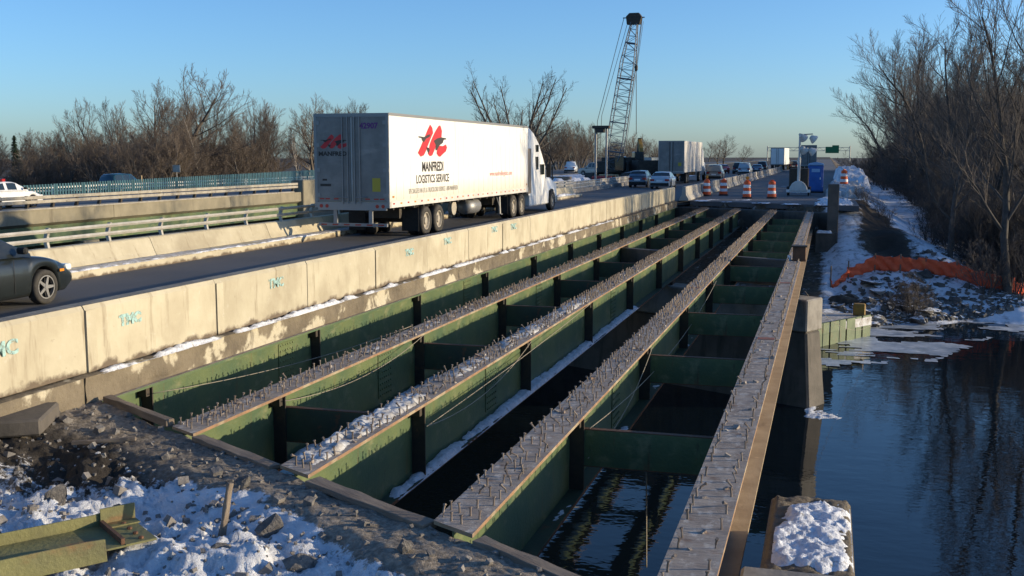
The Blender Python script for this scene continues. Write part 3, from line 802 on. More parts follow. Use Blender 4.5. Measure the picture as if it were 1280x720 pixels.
# ------------------------------------------------------------------ left kerb, wall and railing
lk = empty('median_parapet', (-16.1, 0, 0), 0, 'low concrete wall with snowy kerb on the far side of the open lane', 'parapet')
KX0, KX1 = -.0, -.5
b = MB(); b.prism([(0, -.1), (-.02, .16), (-.05, .18), (-.55, .2), (-.55, -.1)], 'y', -12, 72); b.build('kerb', MT['conc'], lk)
for k in range(14):
    b = MB(); b.prism([(-.552, -.1), (-.552, .22), (-.60, .3), (-.74, .64), (-.78, .67), (-1.0, .67), (-1.0, -.1)], 'y', -12 + 6 * k + .01, -6 + 6 * k - .01); b.build('wall_panel', MT['conc'], lk)
snow_field('snow_on_kerb', -16.66, -16.12, 8, 44, .19, .035, 71, .72, 'snow_dirty', 'grey snow along the top of the left kerb', .05)
snow_field('snow_on_kerb', -16.25, -16.1, 8, 44, .18, .05, 73, .7, 'snow', 'white crust of snow on the kerb edge', .025)
tag(lumps_strip('snow_in_gutter', [(-16.4, 40, .19), (-16.4, 71, .19)], .5, .12, 75, MT['snow'], broken=.3), 'snow on the kerb beyond the white trailer', 'snow', kind='stuff')
rl = empty('bridge_railing', (-16.98, 0, .67), 0, 'two bar aluminium railing on curved posts above the median wall', 'railing')
for k in range(28):
    y = 11.6 + 2.18 * k
    if y > 72: break
    b = MB()
    pr = [(.08, -.01), (.0, -.01), (-.05, .12), (-.04, .26), (.03, .46), (.12, .46), (.06, .26), (.05, .12)]
    b.prism(pr, 'y', y - .04, y + .04); b.build('post', MT['alu'], rl, bevel=.006)
for zz, xo in ((.2, .085), (.4, .13)):
    b = MB(); b.prism([(xo - .015, zz - .04), (xo + .055, zz - .045), (xo + .075, zz), (xo + .055, zz + .045), (xo - .015, zz + .04)], 'y', 4, 72.4); b.build('rail', MT['alu'], rl)
# guard rail beyond the bridge
gr = empty('guard_rail', (-18.5, 73, 0), 0, 'dull steel guard rail with closely set posts beyond the bridge end', 'guard rail')
for k in range(24):
    b = MB(); b.box(-.07, .07, k * 1.9 - .07, k * 1.9 + .07, -.1, .72); b.build('post', MT['stiff'], gr)
for zz in (.42, .7):
    b = MB(); b.prism([(.072, zz - .15), (.13, zz - .1), (.1, zz), (.13, zz + .1), (.072, zz + .15)], 'y', -1, 45); b.build('rail_beam', MT['alu'], gr)
b = MB(); b.prism([(.45, -.1), (.4, .3), (.3, .32), (.3, -.1)], 'y', -1, 45); b.build('kerb_block', MT['conc_grey'], gr)

# jersey barriers beyond the bridge
jm = MB(); jm.prism([(-.3, 0), (-.3, .1), (-.13, .34), (-.09, .86), (.09, .86), (.13, .34), (.3, .1), (.3, 0)], 'y', 0, 3.6)
jme = jm.mesh('concrete_barrier', mat('barrier_concrete', (.4, .38, .34), (.3, .28, .25), 1.5, .85, stains=[((.12, .1, .08), 2, .55, .7, (1, 1, .4), .8)], rnd=.15, bump=.3))
for k in range(36):
    y = 67.0 + 3.72 * k
    x = -8.55 + (.0 if y < 90 else (y - 90) * .0045) + rng.uniform(-.04, .04)
    o = link('concrete_barrier', jme); o.location = (x, y, .0); o.rotation_euler = (0, 0, rng.uniform(-.008, .008))
    tag(o, '%s precast concrete barrier counted from the end of the bridge parapet' % ['first', 'second', 'third', 'fourth', 'fifth', 'sixth', 'seventh', 'eighth', 'ninth', 'tenth', 'eleventh', 'twelfth'][k] if k < 12 else 'distant precast concrete barrier far along the closed lanes', 'barrier', 'concrete barriers dividing the traffic from the closed lanes')

# ------------------------------------------------------------------ foreground things
p = empty('concrete_block', (-.05, 9.5, -.9), 0, 'rough edged concrete pedestal topped with snow at the lower right', 'pedestal')
gx, gy = np.meshgrid(np.linspace(-.42, .40, 40), np.linspace(-.12, 2.2, 100))
u = np.abs(gx / .41); 
zt = -.0 - .05 * sstep(.86, 1, u) + (fbm(gx * 7, gy * 7, 91, 4) - .5) * .09 * (1 - sstep(.85, .95, u)) - .05 * sstep(2.1, 2.2, gy)
sna = np.full(gx.shape, .02)
link('top_surface', grid_mesh('top_surface', gx, gy, zt, snow_ground('pitted_concrete', (.2, .165, .115), (.12, .1, .075), nscale=4, bump=.9, bscale=14), sna), p)
b = MB(); b.box(-.42, .40, -.12, 2.2, -6, -.055); b.build('core', MT['conc_grey'], p, bevel=.02)
snow_field('snow_on_block', -.38, .33, 9.42, 11.45, -.915, .13, 95, .84, 'snow', 'sunlit crusted snow lying on the concrete pedestal', .02, 1.6, 1.2)
b = MB(); b.box(-.62, .46, 6.2, 9.37, -5, -.86)
tag(b.build('abutment_step', MT['conc_grey'], bevel=.03), 'low concrete ledge in front of the snowy pedestal', 'ledge')

def plank(name, a, b_, wd, tk, mt, lab, cat='plank', roll=0, grp=None):
    a, b_ = Vector(a), Vector(b_); d = (b_ - a); L = d.length
    me = MB()
    n = 8; r = random.Random(hash(lab) % 999 if False else len(lab))
    v = []
    for i in range(n + 1):
        y = -L / 2 + L * i / n
        e = r.uniform(-.008, .008); e2 = r.uniform(-.008, .008)
        v += [(-wd / 2 + e, y, -tk / 2), (wd / 2 + e2, y, -tk / 2), (wd / 2 + e2, y, tk / 2 + e), (-wd / 2 + e, y, tk / 2 + e2)]
    f = []
    for i in range(n):
        for k in range(4): f.append((i * 4 + k, i * 4 + (k + 1) % 4, i * 4 + 4 + (k + 1) % 4, i * 4 + 4 + k))
    f += [(3, 2, 1, 0), (n * 4, n * 4 + 1, n * 4 + 2, n * 4 + 3)]
    me.add(v, f)
    o = me.build(name, mt, bevel=.006)
    o.location = (a + b_) / 2
    o.rotation_mode = 'QUATERNION'
    o.rotation_quaternion = d.to_track_quat('Y', 'Z')
    return tag(o, lab, cat, grp)
E_ = lambda x, off=0, z=0: (x, yN(x) + off, z)
plank('timber_plank', E_(-4.72, -.02, -.40), E_(-3.2, .0, -.43), .17, .06, MT['wood'], 'weathered plank along the abutment edge left of the second girder from right')
plank('timber_plank', E_(-6.72, .03, -.40), E_(-5.35, .03, -.42), .15, .05, MT['wood'], 'grey timber along the abutment edge left of the middle girder')
plank('timber_plank', E_(-2.68, .04, -.42), E_(-1.25, .02, -.47), .14, .06, MT['wood'], 'low timber along the abutment edge right of the tall studded girder')
plank('timber_log', E_(-8.75, .05, -.33), E_(-7.3, .06, -.36), .11, .09, MT['wood'], 'dark weathered beam on the abutment edge near the parapet', 'beam')
zs = nz(-4.9, 8.05)
plank('wooden_stake', (-5.02, 8.0, zs - .12), (-4.98, 8.12, zs + .42), .05, .05, MT['wood'], 'weathered wooden stake standing upright in the snow', 'stake')
plank('stick', (-7.95, 9.75, nz(-7.95, 9.75) + .06), (-7.3, 10.0, nz(-7.3, 10.0) + .05), .04, .04, MT['wood'], 'thin broken stick lying on dark soil', 'stick')
o = MB(); o.prism([(-10.2, 8.55), (-8.35, 9.75), (-8.75, 10.55), (-10.6, 9.6)], 'z', -.36, -.17)
tag(o.build('concrete_slab', MT['conc_dark'], bevel=.025), 'flat grey concrete slab lying at the left edge beside the parapet', 'slab')

# scrap steel beam on its side
sb = empty('scrap_beam', (-5.82, 7.42, -.47), -math.atan2(.64, .89), 'olive green scrap steel beam lying on its side on timber blocks', 'beam')
MT['scrap'] = mat('weathered_olive_steel', (.2, .19, .075), (.13, .125, .06), 2.2, .7, stains=[((.22, .115, .05), 3, .54, .7, (1, .6, 1), .85), ((.07, .055, .035), 5, .58, .75, None, .7)], bump=.5, bscale=20)
b = MB(); b.box(-.31, .31, -4, .12, -.008, .008); b.build('web', MT['scrap'], sb)
b = MB(); b.prism([(-4, -.09), (-4, .11), (.05, .11), (.12, .12), (.14, .02), (.3, .0), (.31, -.09)], 'x', -.328, -.31); b.build('far_flange', MT['scrap'], sb, bevel=.003)
b = MB(); b.prism([(-4, -.09), (-4, .11), (-.2, .11), (-.05, .1), (-.04, -.09)], 'x', .31, .328); b.build('near_flange', MT['scrap'], sb, bevel=.003)
b = MB(); b.box(-.308, .308, .122, .38, -.006, .012); b.build('end_plate', MT['scrap'], sb)
b = MB(); b.box(-.3, -.285, .1, .4, .013, .16); b.box(-.284, -.16, .1, .4, .013, .025); b.build('clip_angle', MT['scrap'], sb)
b = MB(); b.box(-.285, .285, .09, .121, .009, .06); b.build('end_stiffener', MT['rust'], sb)
for q in (-.2, -.05, .1, .24):
    b = MB(); b.lathe([(.022, .013), (.022, .03), (.01, .034)], 6, (q, .27, 0)); b.build('bolt', MT['rust'], sb)
plank('timber_block', (-5.05, 8.0, -.62), (-4.85, 7.75, -.62), .12, .1, MT['wood_new'], 'pale sawn timber block under the end of the scrap beam', 'block')
plank('timber_block', (-5.35, 8.25, -.63), (-4.95, 7.65, -.74), .14, .1, MT['rust_edge'], 'rusty brown bearer under the scrap beam end', 'block')
# loose rubble
rb = MB(); r = random.Random(5)
for k in range(900):
    x = r.uniform(-9, -.8); s_ = r.uniform(.05, 3.2); y = yN(x) - s_
    if y < 4.5: continue
    q = r.uniform(.008, .026) if r.random() < .93 else r.uniform(.03, .06)
    zc = nz(x, y)
    rot = Matrix.Rotation(r.uniform(0, 6), 3, 'Z') @ Matrix.Rotation(r.uniform(0, 6), 3, 'X')
    pts = [rot @ Vector((r.uniform(.6, 1.1) * a, r.uniform(.6, 1.1) * b_, r.uniform(.5, .9) * c)) * q + Vector((x, y, zc + q * .2)) for a in (-1, 1) for b_ in (-1, 1) for c in (-1, 1)]
    rb.add(pts, [(0, 1, 3, 2), (4, 6, 7, 5), (0, 4, 5, 1), (2, 3, 7, 6), (0, 2, 6, 4), (1, 5, 7, 3)])
tag(rb.build('loose_rubble', MT['rock']), 'broken concrete rubble scattered over the abutment', 'rubble', kind='stuff')
for (x, y, s_, lab) in ((-4.62, 8.15, .16, 'dark rock in the snow right of the wooden stake'), (-4.0, 7.55, .17, 'dark rock in snow near the bottom centre of the frame'), (-4.75, 7.55, .12, 'dark stone in snow below the wooden stake'), (-5.35, 8.95, .13, 'dark stone at the snow edge left of the stake'),
                        (-3.5, 7.3, .14, 'dark rock at the lower edge near the second girder'), (-6.4, 8.4, .15, 'snow dusted clod behind the scrap beam'), (-7.0, 8.35, .18, 'earth clod beside dark soil left of scrap beam'), (-3.2, 7.75, .1, 'small dark stone on the lit concrete lip')):
    o = link('rock', r.choice(ROCKS)); o.location = (x, y, nz(x, y) + s_ * .25); o.scale = (s_, s_ * 1.2, s_); o.rotation_euler = (r.uniform(0, 6), r.uniform(0, 6), r.uniform(0, 6)); tag(o, lab, 'rock')
# snow clods
cl = MB()
for k in range(260):
    x = r.uniform(-8, -2); y = yN(x) - r.uniform(.9, 3.2)
    if y < 5: continue
    q = r.uniform(.01, .032); zc = nz(x, y) - .01
    bm = [Vector((math.cos(a) * math.cos(e), math.sin(a) * math.cos(e), math.sin(e))) for e in (-.6, .3) for a in (0, 1.05, 2.1, 3.14, 4.2, 5.2)] + [Vector((0, 0, 1))]
    pts = [v * q * r.uniform(.55, 1.3) + Vector((x, y, zc + q * .3)) for v in bm]
    f = [(i, (i + 1) % 6, 6 + (i + 1) % 6, 6 + i) for i in range(6)] + [(6 + i, 6 + (i + 1) % 6, 12) for i in range(6)]
    cl.add(pts, f)
tag(cl.build('snow_clods', MT['snow_dirty']), 'lumps of dirty snow strewn over the rubble', 'snow', kind='stuff')

# ------------------------------------------------------------------ vehicles
def wheel_meshes(rw, wd, rim_m, n=24, spokes=0, hub=.6, dual=False):
    b = MB(); h = wd / 2
    b.lathe([(rw * hub, -h * .9), (rw * .9, -h), (rw * .98, -h * .8), (rw, -h * .4), (rw, h * .4), (rw * .98, h * .8), (rw * .9, h), (rw * hub, h * .9), (rw * hub * .97, 0), (rw * hub, -h * .9)], n, axis='x', cap=False)
    ty = b.mesh('tyre', MT['tyre'], smooth=True)
    b = MB(); R_ = rw * hub
    if spokes:
        b.lathe([(R_ * 1.0, h * .3), (R_ * 1.0, h * .93), (R_ * .9, h * .93), (R_ * .88, h * .35), (R_ * .995, h * .3)], n, axis='x', cap=False)
        b.lathe([(R_ * .88, h * .05), (R_ * .2, h * .1)], n, axis='x', mi=1)
        for k in range(spokes):
            a = 2 * math.pi * k / spokes; ca_, sa_ = math.cos(a), math.sin(a)
            pr = [(.0, -.16), (.9, -.1), (.9, .1), (0, .16)]
            v = [(xq, (u_ * ca_ - t_ * sa_) * R_, (u_ * sa_ + t_ * ca_) * R_) for xq in (h * .55, h * .88) for u_, t_ in pr]
            b.add(v, [(3, 2, 1, 0), (4, 5, 6, 7), (0, 1, 5, 4), (1, 2, 6, 5), (2, 3, 7, 6), (3, 0, 4, 7)])
        b.lathe([(R_ * .24, h * .5), (R_ * .2, h * .97)], 12, axis='x')
    else:
        b.lathe([(R_ * 1.0, h * .2), (R_ * 1.0, h * .88), (R_ * .92, h * .88), (R_ * .8, h * .35), (R_ * .45, h * .3), (R_ * .4, h * .75), (R_ * .15, h * .8)], n, axis='x')
        b.lathe([(R_ * 1.0, -h * .2), (R_ * .98, -h * .88), (R_ * .3, -h * .6)], n, axis='x')
    ri = b.mesh('rim', [rim_m, MT['black']], smooth=False)
    return ty, ri

CARW = wheel_meshes(.325, .21, MT['rim'], 20, 5, .66)
CARWN = wheel_meshes(.325, .21, MT['rim'], 32, 5, .68)
TRW = wheel_meshes(.51, .28, MT['rim_dirty'], 24, 0, .6)
def add_wheel(par_, x, y, z, meshes, side, s=1):
    w_ = link('wheel', None, par_); w_.location = (x, y, z); w_.rotation_euler = (0, 0, 0 if side > 0 else math.pi)
    link('tyre', meshes[0], w_); link('rim', meshes[1], w_)
    return w_

PROF = {
 'sedan': dict(L=4.55, W=1.78, top=[(-2.27, .66), (-2.2, .86), (-2.0, .98), (-1.4, 1.0), (.85, .96), (1.5, .88), (2.05, .74), (2.2, .62), (2.27, .5)],
               roof=[(-1.75, .98), (-1.0, 1.36), (-.5, 1.43), (.1, 1.42), (.35, 1.36), (1.05, .97)], win=[(-1.2, -.55), (-.42, .28)], ax=(-1.32, 1.36)),
 'hatch': dict(L=4.15, W=1.74, top=[(-2.07, .6), (-2.02, .85), (-1.9, .98), (-1.4, 1.0), (.85, .96), (1.4, .88), (1.85, .74), (2.0, .6), (2.07, .5)],
               roof=[(-2.0, .98), (-1.65, 1.35), (-1.4, 1.46), (-.5, 1.5), (.1, 1.48), (.35, 1.4), (1.05, .97)], win=[(-1.7, -1.0), (-.9, -.1), (.0, .45)], ax=(-1.25, 1.25)),
 'van': dict(L=4.8, W=1.9, top=[(-2.4, .6), (-2.37, .95), (-2.3, 1.05), (-1.4, 1.08), (1.05, 1.05), (1.7, .98), (2.2, .82), (2.34, .65), (2.4, .5)],
             roof=[(-2.36, 1.05), (-2.2, 1.6), (-1.9, 1.76), (-.5, 1.8), (.2, 1.76), (.5, 1.66), (1.3, 1.06)], win=[(-2.1, -1.1), (-1.0, -.1), (.0, .6)], ax=(-1.45, 1.5)),
 'suv': dict(L=4.7, W=1.86, top=[(-2.35, .6), (-2.3, .95), (-2.2, 1.08), (-1.4, 1.1), (.9, 1.08), (1.6, 1.0), (2.15, .88), (2.3, .7), (2.35, .5)],
             roof=[(-2.28, 1.08), (-2.05, 1.6), (-1.8, 1.74), (-.5, 1.78), (.1, 1.76), (.35, 1.68), (1.0, 1.09)], win=[(-2.0, -1.2), (-1.1, -.2), (-.1, .5)], ax=(-1.4, 1.42)),
 'pickup': dict(L=5.4, W=1.95, top=[(-2.7, .6), (-2.68, 1.0), (-2.6, 1.08), (-.5, 1.1), (1.3, 1.1), (2.2, 1.04), (2.55, .92), (2.66, .7), (2.7, .5)],
                roof=[(-.55, 1.1), (-.45, 1.75), (-.2, 1.84), (.6, 1.84), (.85, 1.76), (1.45, 1.1)], win=[(-.35, .25), (.35, .9)], ax=(-1.7, 1.7)),
}
def car(name, label, style, paint, loc, rz=0, group=None, near=False, wheels=CARW):
    P_ = PROF[style]; L, W = P_['L'], P_['W']; hw = W / 2
    root = empty(name, loc, rz, label, 'car' if style in ('sedan', 'hatch') else style, group)
    n = 90 if near else 44
    ys = np.linspace(-L / 2, L / 2, n)
    zt = np.interp(ys, *zip(*P_['top']))
    if near: zt = np.convolve(np.pad(zt, 3, 'edge'), np.ones(7) / 7, 'valid')
    zb = np.full(n, .2) + .12 * np.clip((np.abs(ys) - L / 2 + .25) / .25, 0, 1)
    for a_ in P_['ax']:
        inside = np.abs(ys - a_) < .385
        zb = np.where(inside, np.maximum(zb, .325 + np.sqrt(np.maximum(.385 ** 2 - (ys - a_) ** 2, 0))), zb)
    zb = np.minimum(zb, zt - .12)
    wv = hw * (1 - .16 * (np.abs(ys) / (L / 2)) ** 6 - .05 * (np.abs(ys) / (L / 2)) ** 2)
    T = [(.93, 0), (.985, .12), (1.0, .45), (.985, .72), (.93, .9), (.8, .985), (0, 1.03)]
    V, F = [], []
    for i in range(n):
        ring = [(wv[i] * s_, zb[i] + (zt[i] - zb[i]) * t_) for s_, t_ in T]
        ring = ring + [(-x_, z_) for x_, z_ in ring[-2::-1]]
        V += [(x_, ys[i], z_) for x_, z_ in ring]
    m_ = 13
    for i in range(n - 1):
        for k in range(m_):
            k2 = (k + 1) % m_
            F.append((i * m_ + k, i * m_ + k2, (i + 1) * m_ + k2, (i + 1) * m_ + k))
    F.append(tuple(range(m_))); F.append(tuple(range((n - 1) * m_, n * m_))[::-1])
    b = MB(); b.add(V, F)
    # cabin
    r0, r1 = P_['roof'][0][0], P_['roof'][-1][0]
    nc = 60 if near else 30
    yc = np.linspace(r0, r1, nc); zr = np.interp(yc, *zip(*P_['roof']))
    if near: zr = np.convolve(np.pad(zr, 2, 'edge'), np.ones(5) / 5, 'valid')
    belt = np.interp(yc, *zip(*P_['top'])) - .03
    gl = MB(); V = []
    for i in range(nc):
        q = max(0, (zr[i] - belt[i]) / .45); q = min(q, 1)
        ring = [(hw * .93, belt[i]), (hw * (.93 - .05 * q), belt[i] + (zr[i] - belt[i]) * .12), (hw * (.93 - .19 * q), belt[i] + (zr[i] - belt[i]) * .86), (hw * (.93 - .26 * q), belt[i] + (zr[i] - belt[i]) * .97), (0, zr[i] + .01)]
        ring = ring + [(-x_, z_) for x_, z_ in ring[-2::-1]]
        V += [(x_, yc[i], z_) for x_, z_ in ring]
    FP, FG = [], []
    for i in range(nc - 1):
        ym = (yc[i] + yc[i + 1]) / 2
        slope = abs(zr[i + 1] - zr[i]) / (yc[i + 1] - yc[i])
        wnd = any(a_ <= ym <= c_ for a_, c_ in P_['win'])
        for k in range(8):
            q = (i * 9 + k, i * 9 + k + 1, (i + 1) * 9 + k + 1, (i + 1) * 9 + k)
            side = k in (1, 6)
            topf = k in (3, 4)
            edge_ = i < 2 or i > nc - 3
            if (side and wnd) or (topf and slope > .42 and not edge_): FG.append(q)
            else: FP.append(q)
    b.add(V, FP)
    b.build('body', paint, root, smooth=True)
    # one part per pane: connected groups of glass faces
    left_ = [set(q) for q in FG]; used = [False] * len(FG)
    for i in range(len(FG)):
        if used[i]: continue
        comp, st_ = [], [i]; used[i] = True
        while st_:
            c_ = st_.pop(); comp.append(c_)
            for j in range(len(FG)):
                if not used[j] and len(left_[c_] & left_[j]) >= 2: used[j] = True; st_.append(j)
        idm = {v_: k_ for k_, v_ in enumerate(sorted({v_ for c_ in comp for v_ in FG[c_]}))}
        g_ = MB(); g_.add([V[v_] for v_ in idm], [tuple(idm[v_] for v_ in FG[c_]) for c_ in comp]); g_.build('window', MT['glass'], root, fix=False)
    zl = float(np.interp(-L / 2 + .1, ys, zt)) - .08
    for s_ in (-1, 1):
        t = MB(); t.box(s_ * hw * .5, s_ * hw * .88, -L / 2 - .012, -L / 2 + .2, zl - .12, zl + .05); t.build('tail_light', MT['red_lamp'], root, bevel=.01)
        t = MB(); t.box(s_ * hw * .5, s_ * hw * .82, L / 2 - .2, L / 2 - .02, .56, .68); t.build('headlight', MT['head_lamp'], root, bevel=.02)
        t = MB(); t.box(s_ * hw * .95, s_ * (hw + .16), r1 - .42, r1 - .3, 1.0, 1.12); t.build('mirror', MT['black'], root, bevel=.03)
        for a_ in P_['ax']: add_wheel(root, s_ * (hw - .12), a_, .325, wheels, s_)
    t = MB(); t.box(-.26, .26, -L / 2 - .022, -L / 2 - .005, .62, .76) ; t.build('licence_plate', MT['refl'], root)
    t = MB(); t.box(-hw * .86, hw * .86, -L / 2 - .05, -L / 2 + .1, .3, .52); t.build('rear_bumper', paint if near else MT['black'], root, bevel=.03)
    t = MB(); t.box(-hw * .8, hw * .8, -L / 2 + .4, L / 2 - .4, .22, .5); t.build('underbody', MT['black'], root)
    return root
def paint(name, c, rough=.3, coat=.5, dirt=.3): return mat(name, c, tuple(x * .85 for x in c), 2, rough, coat=coat, spec=.5, stains=[((.2, .18, .15), 1.3, .5, .8, (1, 1, 2), dirt)])
PT = dict(grey=paint('charcoal_car_paint', (.016, .02, .02), .3, .4, .12), bluegrey=paint('blue_grey_paint', (.09, .14, .2)), silver=paint('silver_paint', (.42, .46, .5)), beige=paint('beige_paint', (.3, .28, .24)),
          dark=paint('dark_paint', (.02, .022, .026)), white=paint('white_paint', (.75, .75, .74)), teal=paint('dark_teal_paint', (.01, .05, .075)), red=paint('red_paint', (.4, .04, .03)), tan=paint('tan_paint', (.5, .42, .32)))

nc_ = car('grey_car', 'dark grey car in the open lane cut off by the left frame edge', 'sedan', PT['grey'], (-14.79, 15.25, .0), 0, None, True, CARWN)
t = MB(); t.box(.872, .886, 1.72, 1.84, .58, .63); t.build('side_marker', MT['amber'], nc_)
for c_, s_ in ((-.1, 1),):
    t = MB(); t.box(.889, .893, -.9, -.89, .3, .95); t.box(.889, .893, .52, .53, .3, .9); t.build('door_gap', MT['black'], nc_)
car('silver_sedan', 'silver sedan behind the second white trailer, nearer the parapet', 'sedan', PT['silver'], (-13.5, 92, 0), .0, 'cars queued ahead of the truck')
car('blue_hatchback', 'blue grey hatchback beside the silver sedan', 'hatch', PT['bluegrey'], (-16.0, 95.5, 0), .0, 'cars queued ahead of the truck')
car('beige_van', 'beige minivan passing to the right of the second trailer', 'van', PT['beige'], (-12.3, 124, 0), .02, 'cars queued ahead of the truck')
car('silver_van', 'silver minivan in the distant queue near the far barriers', 'van', PT['silver'], (-11.6, 160, 0), 0, 'cars queued ahead of the truck')
car('dark_suv', 'dark car just behind and left of the distant silver minivan', 'suv', PT['dark'], (-13.4, 172, 0), 0, 'cars queued ahead of the truck')
car('grey_sedan', 'grey car ahead of the distant silver minivan', 'sedan', PT['bluegrey'], (-11.0, 178, 0), 0, 'cars queued ahead of the truck')
car('dark_van', 'dark van just left of the distant white trailer', 'van', PT['dark'], (-11.9, 208, 0), 0, 'cars queued ahead of the truck')
car('dark_hatchback', 'small dark car right of the distant white trailer', 'suv', PT['dark'], (-6.9, 232, 0), 0, 'cars queued ahead of the truck')
car('red_car', 'red car in the work area left of the distant minivan', 'sedan', PT['red'], (-16.4, 176, 0), .3, 'vehicles in the work area')
car('white_pickup', 'white pickup on the opposite road behind the guard rail', 'pickup', PT['white'], (-40.4, 172, .02), .15, 'vehicles on the opposite road')
car('white_pickup', 'white pickup left of the dark container', 'pickup', PT['white'], (-34.5, 190, .02), -.9, 'vehicles in the work area')
car('tan_pickup', 'dusty pickup parked by the crane', 'pickup', PT['tan'], (-31.5, 150, 0), 1.2, 'vehicles in the work area')
pc = car('white_patrol_car', 'white car with red roof light on the opposite bridge at the left edge', 'sedan', PT['white'], (-41.6, 46.6, .0), 0, 'vehicles on the opposite road')
t = MB(); t.box(-.5, .5, -.45, -.2, 1.43, 1.57); t.build('roof_light', MT['red_lamp'], pc, bevel=.02)
car('teal_suv', 'dark teal van behind the picket fence on the left', 'van', PT['teal'], (-61.5, 84, -.6), .0, 'vehicles on the opposite road')

# ---------------- semi trucks
def stroke(parent, name, pts, mt, x, th_=.003):
    b = MB(); b.prism(pts, 'x', x, x + th_); return b.build(name, mt, parent)
tr = empty('semi_truck', (-14.65, 31.7, 0), 0, 'white semi truck with a red M logo on its long trailer', 'truck', 'trucks in the open lane')
TL = 16.45
b = MB(); b.box(-1.29, 1.29, .02, TL, 1.12, 4.1); tb = b.build('trailer_box', MT['trailer_white'], tr, bevel=.012)
for y in np.arange(.6, TL - .2, .61):
    b = MB(); b.box(1.2915, 1.2955, y - .012, y + .012, 1.35, 4.0); b.build('side_seam', MT['trailer_white'], tb)
b = MB(); b.box(1.2915, 1.31, 0, TL, 1.1, 1.3); b.build('lower_rail', MT['trailer_dirty'], tb)
b = MB(); b.box(1.2915, 1.305, 0, TL, 4.02, 4.11); b.build('upper_rail', MT['steel_bar'], tb)
for k, y in enumerate(np.arange(.25, TL - .1, .62)):
    b = MB(); b.box(1.3105, 1.3135, y, y + .14, 1.2, 1.25); b.build('marker_reflector', MT['red_lamp'] if k % 2 == 0 else MT['amber'], tb)
for y in (.25, TL - .3):
    b = MB(); b.box(1.3105, 1.318, y, y + .1, 1.42, 1.48); b.build('side_lamp', MT['amber'], tb)
# side print
Y0 = 2.35
def M_logo2(parent, ox, oz, sx, sz, face):
    shapes = [('logo_stroke', 'sign_red', [(.0, .12), (.1, .32), (.22, .58), (.34, .85), (.42, 1.0), (.5, .9), (.52, .74), (.44, .58), (.36, .4), (.28, .2), (.2, .05), (.09, 0)]),
              ('logo_stroke', 'sign_red', [(.33, .1), (.4, .4), (.5, .62), (.6, .8), (.72, .98), (.78, 1.0), (.84, .82), (.82, .62), (.76, .5), (.66, .45), (.56, .2), (.48, .04), (.4, .02)]),
              ('logo_stroke', 'sign_red', [(.64, .1), (.66, .28), (.72, .36), (.86, .34), (.98, .4), (1.02, .3), (.98, .18), (.88, .1), (.76, .0), (.7, .02)]),
              ('logo_splash', 'ink', [(.54, .5), (.66, .58), (.8, .62), (.98, .6), (1.0, .56), (.9, .54), (.86, .44), (.74, .36), (.66, .22), (.6, .2), (.6, .38)]),
              ('logo_splash', 'ink', [(.02, .62), (.1, .62), (.2, .6), (.34, .68), (.42, .7), (.4, .62), (.28, .56), (.2, .44), (.14, .5), (.12, .57), (.03, .58)]),
              ('logo_splash', 'ink', [(.28, .3), (.36, .28), (.4, .22), (.36, .1), (.32, .16)])]
    for k, (nm, mt, pts) in enumerate(shapes):
        q = [(ox + a_ * sx, oz + c_ * sz) for a_, c_ in pts]; b_ = MB()
        if face == 'side': b_.prism(q, 'x', 1.2965 + k * .0011, 1.2974 + k * .0011)
        else: b_.prism(q, 'y', -.0290 - k * .0011, -.0281 - k * .0011)
        b_.build(nm, MT[mt], parent)
M_logo2(tb, 2.5, 2.72, 2.85, 1.12, 'side')
text('lettering', 'MANFREDI', .46, MT['ink'], tb, (1.297, 3.95, 2.23), RX, .98, bold=.012)
text('lettering', 'LOGISTICS SERVICE', .40, MT['ink'], tb, (1.297, 3.97, 1.83), RX, .95, bold=.006)
text('small_lettering', 'SPECIALIZED IN LTL & TRUCKLOAD SERVICE 1-800-MANFREDI', .24, MT['ink_soft'], tb, (1.297, 4.1, 1.5), RX, .74)
text('web_lettering', 'www.manfredilogistics.com', .3, MT['pink_print'], tb, (1.297, 12.2, 1.93), RX, .98)
# rear doors
rd = tr
for s_ in (-1, 1):
    b = MB(); b.box(.03 if s_ > 0 else -1.2, 1.2 if s_ > 0 else -.03, -.027, .018, 1.3, 3.98); dr = b.build('rear_door', MT['door'], tr, bevel=.006)
    for xx_ in (.12, .3):
        b = MB(); b.tube([(s_ * xx_, -.055, 1.22), (s_ * xx_, -.055, 4.0)], .02, 6); b.build('lock_rod', MT['steel_bar'], dr)
    b = MB(); b.tube([(s_ * .12, -.08, 1.42), (s_ * .55, -.08, 1.45)], .016, 6); b.build('door_handle', MT['steel_bar'], dr)
    for z_ in (1.5, 2.3, 3.1, 3.8):
        b = MB(); b.box(s_ * 1.1, s_ * 1.29, -.045, -.03, z_ - .06, z_ + .06); b.build('hinge', MT['steel_bar'], dr)
    for xx_ in (.55, .85, 1.05):
        b = MB(); b.box(s_ * xx_ - .08, s_ * xx_ + .08, -.031, -.028, 1.36, 1.4); b.build('reflector', MT['red_lamp'], dr)
b = MB(); b.box(-1.3, -1.2, -.03, .019, 1.1, 4.1); b.box(1.2, 1.3, -.03, .019, 1.1, 4.1); b.box(-1.2, 1.2, -.03, .019, 3.985, 4.1); b.box(-1.2, 1.2, -.03, .019, 1.02, 1.28); fr = b.build('rear_frame', MT['steel_bar'], tr)
M_logo2(tr, -1.08, 2.98, .95, .46, 'rear')
RR = (rad(90), 0, 0)
text('rear_lettering', 'MANFREDI', .19, MT['ink'], tr, (-.62, -.03, 2.76), RR, 1.15, bold=.008)
text('unit_number', '42907', .25, MT['purple_print'], tr, (.62, -.03, 3.62), RR, 1.0, bold=.01)
b = MB(); b.box(.72, 1.0, -.031, -.028, 1.62, 2.05); b.build('yellow_sticker', MT['yellow'], tr)
